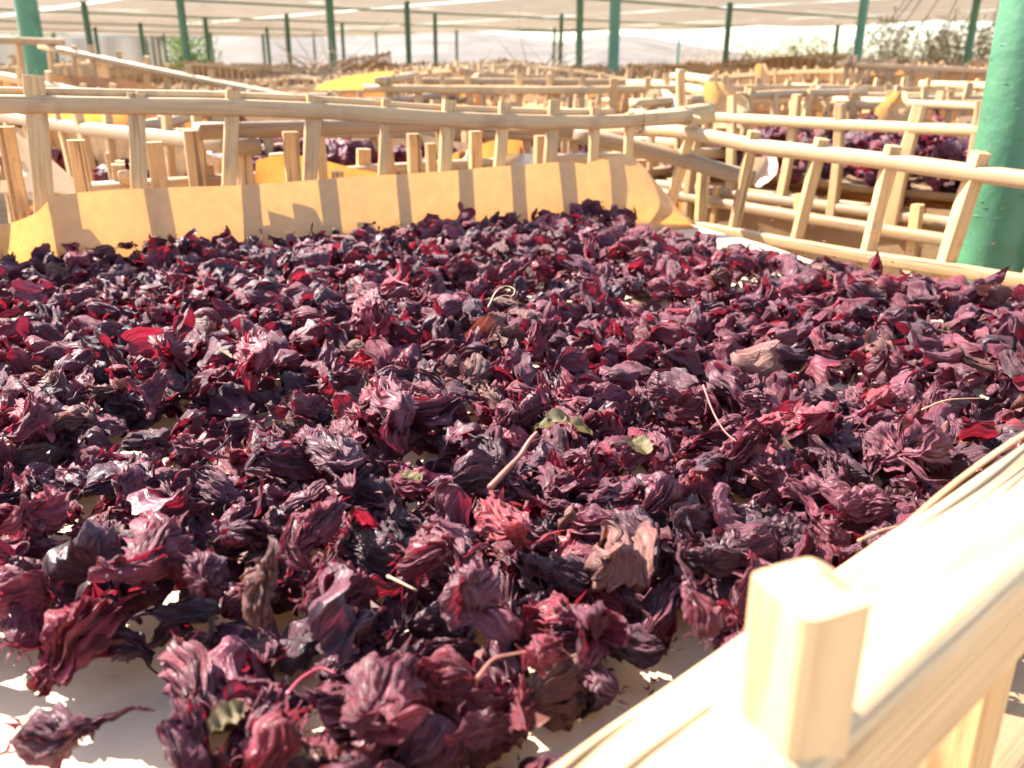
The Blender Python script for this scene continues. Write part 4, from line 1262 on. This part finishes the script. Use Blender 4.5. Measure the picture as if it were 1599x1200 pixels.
flap([(246, 1176, 1212), (258, 1172, 1215), (272, 1172, 1212), (284, 1174, 1200), (292, 1178, 1190)], 1.20, PAPERF, 'curled paper end behind the second stick of the right wall', .02)
flap([(168, 70, 262), (185, 66, 268), (205, 64, 300), (225, 70, 330), (240, 120, 345)], 1.62, AMBER, 'wide amber backlit paper sheet standing behind the left half of the back wall', .02, dy=.30)
flap([(122, -40, 60), (135, -40, 90), (150, -40, 112), (162, -40, 118)], 2.30, AMBER, 'amber backlit paper sheet in the slanting crate by the thick far left post', .02, dy=.25)
flap([(112, 598, 632), (120, 540, 640), (132, 500, 640), (140, 490, 636)], 3.0, AMBER, 'bright orange backlit paper rising in the far crate left of the white rail', .02, dy=.30)
flap([(205, 0, 22), (240, 0, 70), (275, 0, 110), (300, 0, 150)], 1.12, PAPERF, 'white paper slope behind the leftmost back wall stick', .02)
flap([(245, 0, 22), (256, 0, 40), (270, 0, 45), (282, 0, 30)], 1.0, WOODD, 'crumpled dry brown leaf sheath at the left behind the back wall', .02)
flap([(100, 1182, 1195), (108, 1178, 1200), (122, 1180, 1202), (135, 1184, 1202)], 3.4, PAPER, 'small orange paper scrap standing up among the far crates', .02)

# ---------------------------------------------------------------- field of far crates
def far_crate_mesh(seed, L=.95, W=.6, H=.11, step=.075):
    r = random.Random(seed); mb_ = MB()
    c = rect(0, 0, 0, L, W)
    for i in range(4):
        a = Vector((*c[i], 0)); b = Vector((*c[(i + 1) % 4], 0)); d = (b - a).normalized(); Ls = (b - a).length
        for zz in (H, 0):
            m_ = (a + b) / 2 + Vector((0, 0, zz + r.uniform(-.015, .015)))
            v, f, uv = sweep([a - d * .04 + Vector((0, 0, zz + (.01 if i % 2 else 0))), m_, b + d * .04 + Vector((0, 0, zz + (.01 if i % 2 else 0)))], .024, .018, .5, .05, sub=3, seed=seed + i, k=6)
            mb_.add(v, f, uv)
        m = int(Ls / step)
        for q in range(m + 1):
            p_ = a.lerp(b, q / m)
            v, f, uv = sweep([p_ + Vector((0, 0, -.03)), p_ + Vector((r.uniform(-.01, .01), r.uniform(-.01, .01), H + .03 + r.uniform(-.008, .01)))], .016, .014, .2, 0, sub=1, seed=q, k=4, up=(0, 1, 0))
            mb_.add(v, f, uv)
    return mb_.build('palm_crate', (WOODR, WOODD, WOOD, WOODR, WOOD)[seed % 5], False)
FAR = [far_crate_mesh(900 + i, .95 + .1 * (i % 2), .6, .10 + .02 * (i % 3)) for i in range(5)]
FARP = [paper_tray_mesh(.9, .54, .03 + .025 * i, 950 + i, PAPER2) for i in range(4)]
rf = random.Random(5)
cnt = 0
FL = ['sun bleached far crate', 'far crate with orange paper', 'far crate holding hibiscus', 'bare far crate']
PSHORT = [(60, 'thick far left post'), (150, 'post left of the sheeting seam'), (231, 'post before the sheeting'), (297, 'post at the green tree'), (330, 'post right of the green tree'),
          (424, 'pale post on the brown slope'), (523, 'stout post at the orange crate'), (640, 'post at the white rail end'), (681, 'slim post over the white rail'), (874, 'slim post at the twigs'),
          (957, 'stout centre post'), (1130, 'post left of the bushes'), (1299, 'wrinkled post'), (1334, 'stout post at right'), (1505, 'slanting post'), (1570, 'thick near post')]
far_seen = {}
def far_label(kind, x, y, z):
    px, py = to_px((x, y, CH + z))
    q, nme = min(PSHORT, key=lambda t: abs(t[0] - px))
    d = px - q
    w = 'straight below' if abs(d) < 18 else (('left of' if d < 0 else 'right of') if abs(d) < 60 else ('well left of' if d < 0 else 'well right of'))
    row = ['first',  'second', 'third', 'fourth', 'fifth', 'sixth', 'seventh', 'eighth', 'ninth', 'tenth', 'eleventh', 'twelfth'][min(11, max(0, int(y - 2.7)))]
    return f"{FL[kind]} {w} the {nme}, {row} row"
for ia in range(-12, 24):
    for ib in range(-12, 24):
        a = ia * 1.22 + rf.uniform(-.12, .12); b = ib * .92 + rf.uniform(-.1, .1)
        x, y = xy_of(a, b)
        if y < 2.7 or y > 14.5: continue
        if abs(x) > y * .66 + .6: continue
        if rf.random() < .10: continue
        z = -.155 - rf.random() ** 1.5 * .16 + (y > 4) * .012
        if y > 9: z += .02
        if rf.random() < .07: z += .05
        ang = math.atan2(U1[1], U1[0]) + rf.gauss(0, .22)
        k_ = rf.randrange(5)
        kind = rf.choices([0, 1, 2, 3], [.3, .28, .27, .15])[0]
        ti = (rf.gauss(0, .06), rf.gauss(0, .06), ang)
        o = link('palm_crate', FAR[k_])
        o.location = (x, y, CH + z); o.rotation_euler = ti
        lb = far_label(kind, x, y, z)
        far_seen[lb] = far_seen.get(lb, 0) + 1
        if far_seen[lb] > 1: lb += [', farther back', ', farthest back', ', outermost', ', last'][min(3, far_seen[lb] - 2)]
        tag(o, lb, 'palm crate', 'far palm crates under the canopy')
        if kind in (1, 2, 0):
            q = link('paper_sheet', FARP[(2 + rf.randrange(2)) if kind == 1 else rf.randrange(2)])
            q.location = (x, y, CH + z + .005); q.rotation_euler = ti
            tag(q, ('paper in ' + lb).replace(' far crate', ' crate'), 'paper', 'paper liners of the far crates')
        if kind == 2 and y < 8:
            q = link('hibiscus_heap', BED_B)
            q.location = (x, y, CH + z + .01); q.rotation_euler = ti
            tag(q, 'hibiscus heap in a far crate under the canopy', 'hibiscus', kind='stuff')
        # the stack below
        if y < 6.5:
            o2 = link('palm_crate', FAR[(1, 3)[k_ % 2]]); o2.location = (x + rf.uniform(-.03, .03), y + rf.uniform(-.03, .03), CH + z - .16); o2.rotation_euler = (0, 0, ang + rf.gauss(0, .05))
            tag(o2, ('low ' if far_seen.get('L' + lb) else '') + lb.replace('far crate', 'crate').replace(FL[kind].replace('far crate', 'crate'), 'lower crate', 1), 'palm crate', 'far palm crates under the canopy')
        cnt += 1

# trestle tops that carry the stacks: planks on the ground below
def trestle(cx, cy, ang, L, W, z, lab):
    root = empty('trestle', (cx, cy, 0), ang)
    tag(root, lab, 'trestle', 'wooden trestles under the crate stacks')
    for sx in (-1, 1):
        for sy in (-1, 1):
            v, f, uv = sweep([(sx * L * .42, sy * W * .38, 0), (sx * L * .42, sy * W * .38, z - .02)], .05, .05, .3, .03, sub=2, up=(0, 1, 0), k=8)
            link('leg', mesh('leg', v, f, WOODD, uv), root)
    for q in range(5):
        yy_ = (q / 4 - .5) * W * .9
        v, f, uv = sweep([(-L / 2, yy_, z), (L / 2, yy_, z)], .07, .03, .2, .03, sub=2, k=8, seed=q)
        link('plank', mesh('plank', v, f, WOODD, uv), root)
cc_ = (Vector((LW_A.x, LW_A.y)) + C1 + Vector((LW_B.x, LW_B.y)) + Vector((e_.x, e_.y))) / 4
trestle(cc_.x, cc_.y, AB, 1.2, .75, CH + ZF - .07, 'wooden trestle carrying the front tray')
p = behind_right(.25, .56)
trestle(p.x, p.y, AR, 1.1, .6, CH - .43, 'wooden trestle under the crates right of the front tray')
# a lower neighbour in front right, its paper floor glimpsed below the near rail
q = on_z(1640, 1160, -.40)
full_crate(q.x + .14, q.y + .02, .70, .7, .5, -.42, .09, 'lower crate glimpsed below the front rail at the bottom right corner', 55, None, .03, 'paper with a few scraps below the front rail at the bottom right corner')

# ================================================================== PLANTS BEHIND
def leafy(name, x, y, h, w, n_st, n_lf, mats, lab, group, seed, leaf_l=.12, leaf_w=.012, droop=.3, trunk=False, cat='bush', z0=0.0, zmin=.05):
    r = np.random.default_rng(seed)
    root = empty(name, (x, y, z0)); tag(root, lab, cat, group)
    mb_ = MB()
    tips = []
    for i in range(n_st):
        a = r.uniform(0, 6.28); rad = r.uniform(.1, 1) * w / 2
        top = np.array([math.cos(a) * rad, math.sin(a) * rad, h * r.uniform(.55, 1.0)])
        base = np.array([math.cos(a) * rad * .25, math.sin(a) * rad * .25, 0])
        mid = (base + top) / 2 + r.uniform(-.1, .1, 3) * w
        v, f, uv = sweep([base, mid, top], .012 if not trunk else .03, .012 if not trunk else .03, 1, .05, sub=4, k=5, up=(0, 1, .1), taper=(1, .3), seed=i)
        mb_.add(v, f, uv); tips.append((base, mid, top))
    link('stem', mb_.build('stem', mats[1]), root)['kind'] = 'stuff'
    V = []; F = []
    for i in range(n_lf):
        b, m_, t = tips[r.integers(len(tips))]
        s = r.uniform(.25, 1.05)
        c = (1 - s) ** 2 * b + 2 * s * (1 - s) * m_ + s * s * t + r.normal(0, .06 * w, 3)
        if c[2] < zmin: c[2] = zmin
        d = r.normal(0, 1, 3); d[2] += .6 - droop; d /= np.linalg.norm(d)
        sd = np.cross(d, r.normal(0, 1, 3)); sd /= np.linalg.norm(sd) + 1e-9
        L = leaf_l * r.uniform(.6, 1.3); W_ = leaf_w * r.uniform(.7, 1.3)
        k = len(V)
        V += [c - sd * W_ * .3, c + sd * W_ * .3, c + d * L * .6 + sd * W_, c + d * L]
        F.append([k, k + 1, k + 2, k + 3])
    link('foliage', mesh('foliage', np.array(V), np.array(F), mats[0]), root)['kind'] = 'stuff'
    return root
LG = mat_sheet('pale_green_leaves', (.32, .32, .15), (.45, .45, .18), .45, scale=8, noise=.3, bump=0)
LB = mat_sheet('dry_brown_leaves', (.36, .26, .16), (.42, .30, .17), .45, scale=8, noise=.3, bump=0)
LO_ = mat_sheet('olive_leaves', (.34, .29, .19), (.42, .37, .22), .5, scale=8, noise=.3, bump=0)
LT = mat_sheet('tree_leaves', (.09, .12, .035), (.2, .28, .06), .35, scale=6, noise=.3, bump=0)
TWP = mat_plain('pale_twig_bark', (.26, .20, .14), rough=.9, noise=.3)
TW = mat_plain('twig_bark', (.12, .085, .06), rough=.9, noise=.3)
BU = [
    (1165, 18, 1.95, 2.0, LB, 'low brownish bush just right of the slim post'), (1215, 17, 2.05, 1.5, LG, 'pale yellow green bush above the paper scrap'),
    (1262, 17, 2.15, 1.6, LG, 'brightest yellow green bush left of the wrinkled post'), (1330, 16, 2.05, 1.6, LO_, 'olive bush behind the stout green post at right'),
    (1385, 15, 2.1, 1.7, LO_, 'bare twiggy olive bush right of the stout green post'), (1430, 14, 2.1, 1.6, LO_, 'dense olive bush in the middle of the right hand hedge'),
    (1480, 13, 2.1, 1.5, LO_, 'olive bush just left of the slanting post'), (1535, 12, 2.0, 1.4, LB, 'russet brown bush right of the slanting post'),
    (1600, 12, 2.2, 1.6, LO_, 'bush behind the thick green post'), (1100, 22, 1.85, 2.2, LB, 'low dry scrub at the foot of the hill'),
    (1680, 11, 2.2, 1.6, LO_, 'bush past the right edge of the picture'),
]
for i, (px, y, h, w, m_, lab) in enumerate(BU):
    P_ = at_y(px, 120, y)
    leafy('bush', P_.x, P_.y, h, w, 34, 3200, (m_, TWP), lab, 'bushes along the right edge of the yard', 40 + i, leaf_l=.11, leaf_w=.016)
P_ = at_y(1040, 120, 24); leafy('bush', P_.x, P_.y, 1.95, 2.4, 20, 800, (LB, TW), 'small dark scrub bush against the hill right of the stout centre post', 'bushes along the right edge of the yard', 71, leaf_l=.12)
P_ = at_y(800, 120, 30); leafy('bush', P_.x, P_.y, 1.6, 6, 26, 700, (LB, TW), 'sparse dry scrub line at the foot of the pale hill', 'bushes along the right edge of the yard', 72, leaf_l=.14)
P_ = at_y(292, 120, 26); leafy('green_tree', P_.x, P_.y, 2.9, 2.4, 30, 3200, (LT, TW), 'green leafy tree right of the white sheeting', None, 73, leaf_l=.16, leaf_w=.04, cat='tree')
P_ = at_y(20, 120, 27); leafy('green_tree', P_.x, P_.y, 2.6, 3.4, 30, 2500, (LG, TW), 'pale green tree behind the white sheeting at far left', None, 74, leaf_l=.16, leaf_w=.04, cat='tree')

# tree with hanging sparse branches at the right
def sparse_tree(px, y, lab, seed, ends):
    r = np.random.default_rng(seed)
    B = at_y(px, 120, y); B.z = 0
    root = empty('thorn_tree', B); tag(root, lab, 'tree')
    top = Vector((0, 0, 4.2))
    v, f, uv = sweep([(0, 0, 0), (.1, .05, 1.5), (-.05, 0, 3.0), top], .16, .16, 1, .06, sub=5, k=9, up=(0, 1, 0), taper=(1, .5))
    link('trunk', mesh('trunk', v, f, TWP, uv, True), root)
    V = []; F = []
    for (ex, ey, yy) in ends:
        e = at_y(ex, ey, yy) - B
        s = Vector((0, 0, random.uniform(2.6, 3.8)))
        m_ = s.lerp(e, .55) + Vector((0, 0, .5))
        v, f, uv = sweep([s, m_, e], .035, .035, 1, .08, sub=6, k=6, up=(0, 1, .2), taper=(1, .2))
        br_ = link('branch', mesh('branch', v, f, TWP, uv, True), root)
        for _ in range(70):
            c = np.array(e) + r.normal(0, 1, 3) * np.array([.13, .13, .06]) + np.array([0, 0, 0])
            d = r.normal(0, 1, 3); d /= np.linalg.norm(d); sd = np.cross(d, [.3, .2, 1]); sd /= np.linalg.norm(sd)
            k = len(V); V += [c, c + sd * .012, c + d * .09, c - sd * .012]; F.append([k, k + 1, k + 2, k + 3])
    link('foliage', mesh('foliage', np.array(V), np.array(F), LO_), root)['kind'] = 'stuff'
sparse_tree(1620, 10.5, 'sparse thorny tree with hanging twigs behind the thick green post', 9, [(1430, 50, 10), (1375, 62, 10), (1376, 90, 10), (1460, 68, 10), (1500, 50, 10), (1385, 42, 10.5), (1540, 60, 9.5), (1490, 85, 10), (1555, 90, 10)])

# bundle of dry twigs on the far crates
def twigs(px, py, y, lab, seed, n=40, L=.5):
    r = np.random.default_rng(seed); mb_ = MB(); o0 = at_y(px, py, y)
    for i in range(n):
        d = r.normal(0, 1, 3); d[2] = abs(d[2]) * .45; d /= np.linalg.norm(d)
        a = r.normal(0, .10, 3); a[2] = abs(a[2]) * .3
        v, f, uv = sweep([a, a + d * L * .5 + r.normal(0, .03, 3), a + d * L * r.uniform(.6, 1)], .008, .008, 1, .1, sub=3, k=4, taper=(1, .3), up=(.1, .2, 1))
        mb_.add(v, f, uv)
    o = link('twig_bundle', mb_.build('twig_bundle', STRAW)); o.location = o0
    tag(o, lab, 'twigs', kind='stuff')
twigs(868, 124, 6.3, 'tangled dry twigs heaped on the far crates right of centre', 3)
twigs(495, 122, 5.5, 'broken palm ribs lying across the far crates at centre left', 4, 30)
twigs(745, 126, 5.0, 'few dry twigs sticking up above the white crate rail', 6, 12, .35)

seen_c = set()
for o in bpy.data.objects:
    if o.name.startswith('palm_crate') and o.get('label'):
        if o['label'] in seen_c: o['label'] = 'rear ' + o['label']
        seen_c.add(o['label'])
for o in bpy.data.objects:
    lb_ = o.get('label')
    if lb_ and len(lb_.split()) > 16:
        o['label'] = ' '.join(w for w in lb_.split() if w not in ('the', 'a', 'well', 'straight'))
        if len(o['label'].split()) > 16: o['label'] = ' '.join(o['label'].split()[:16])
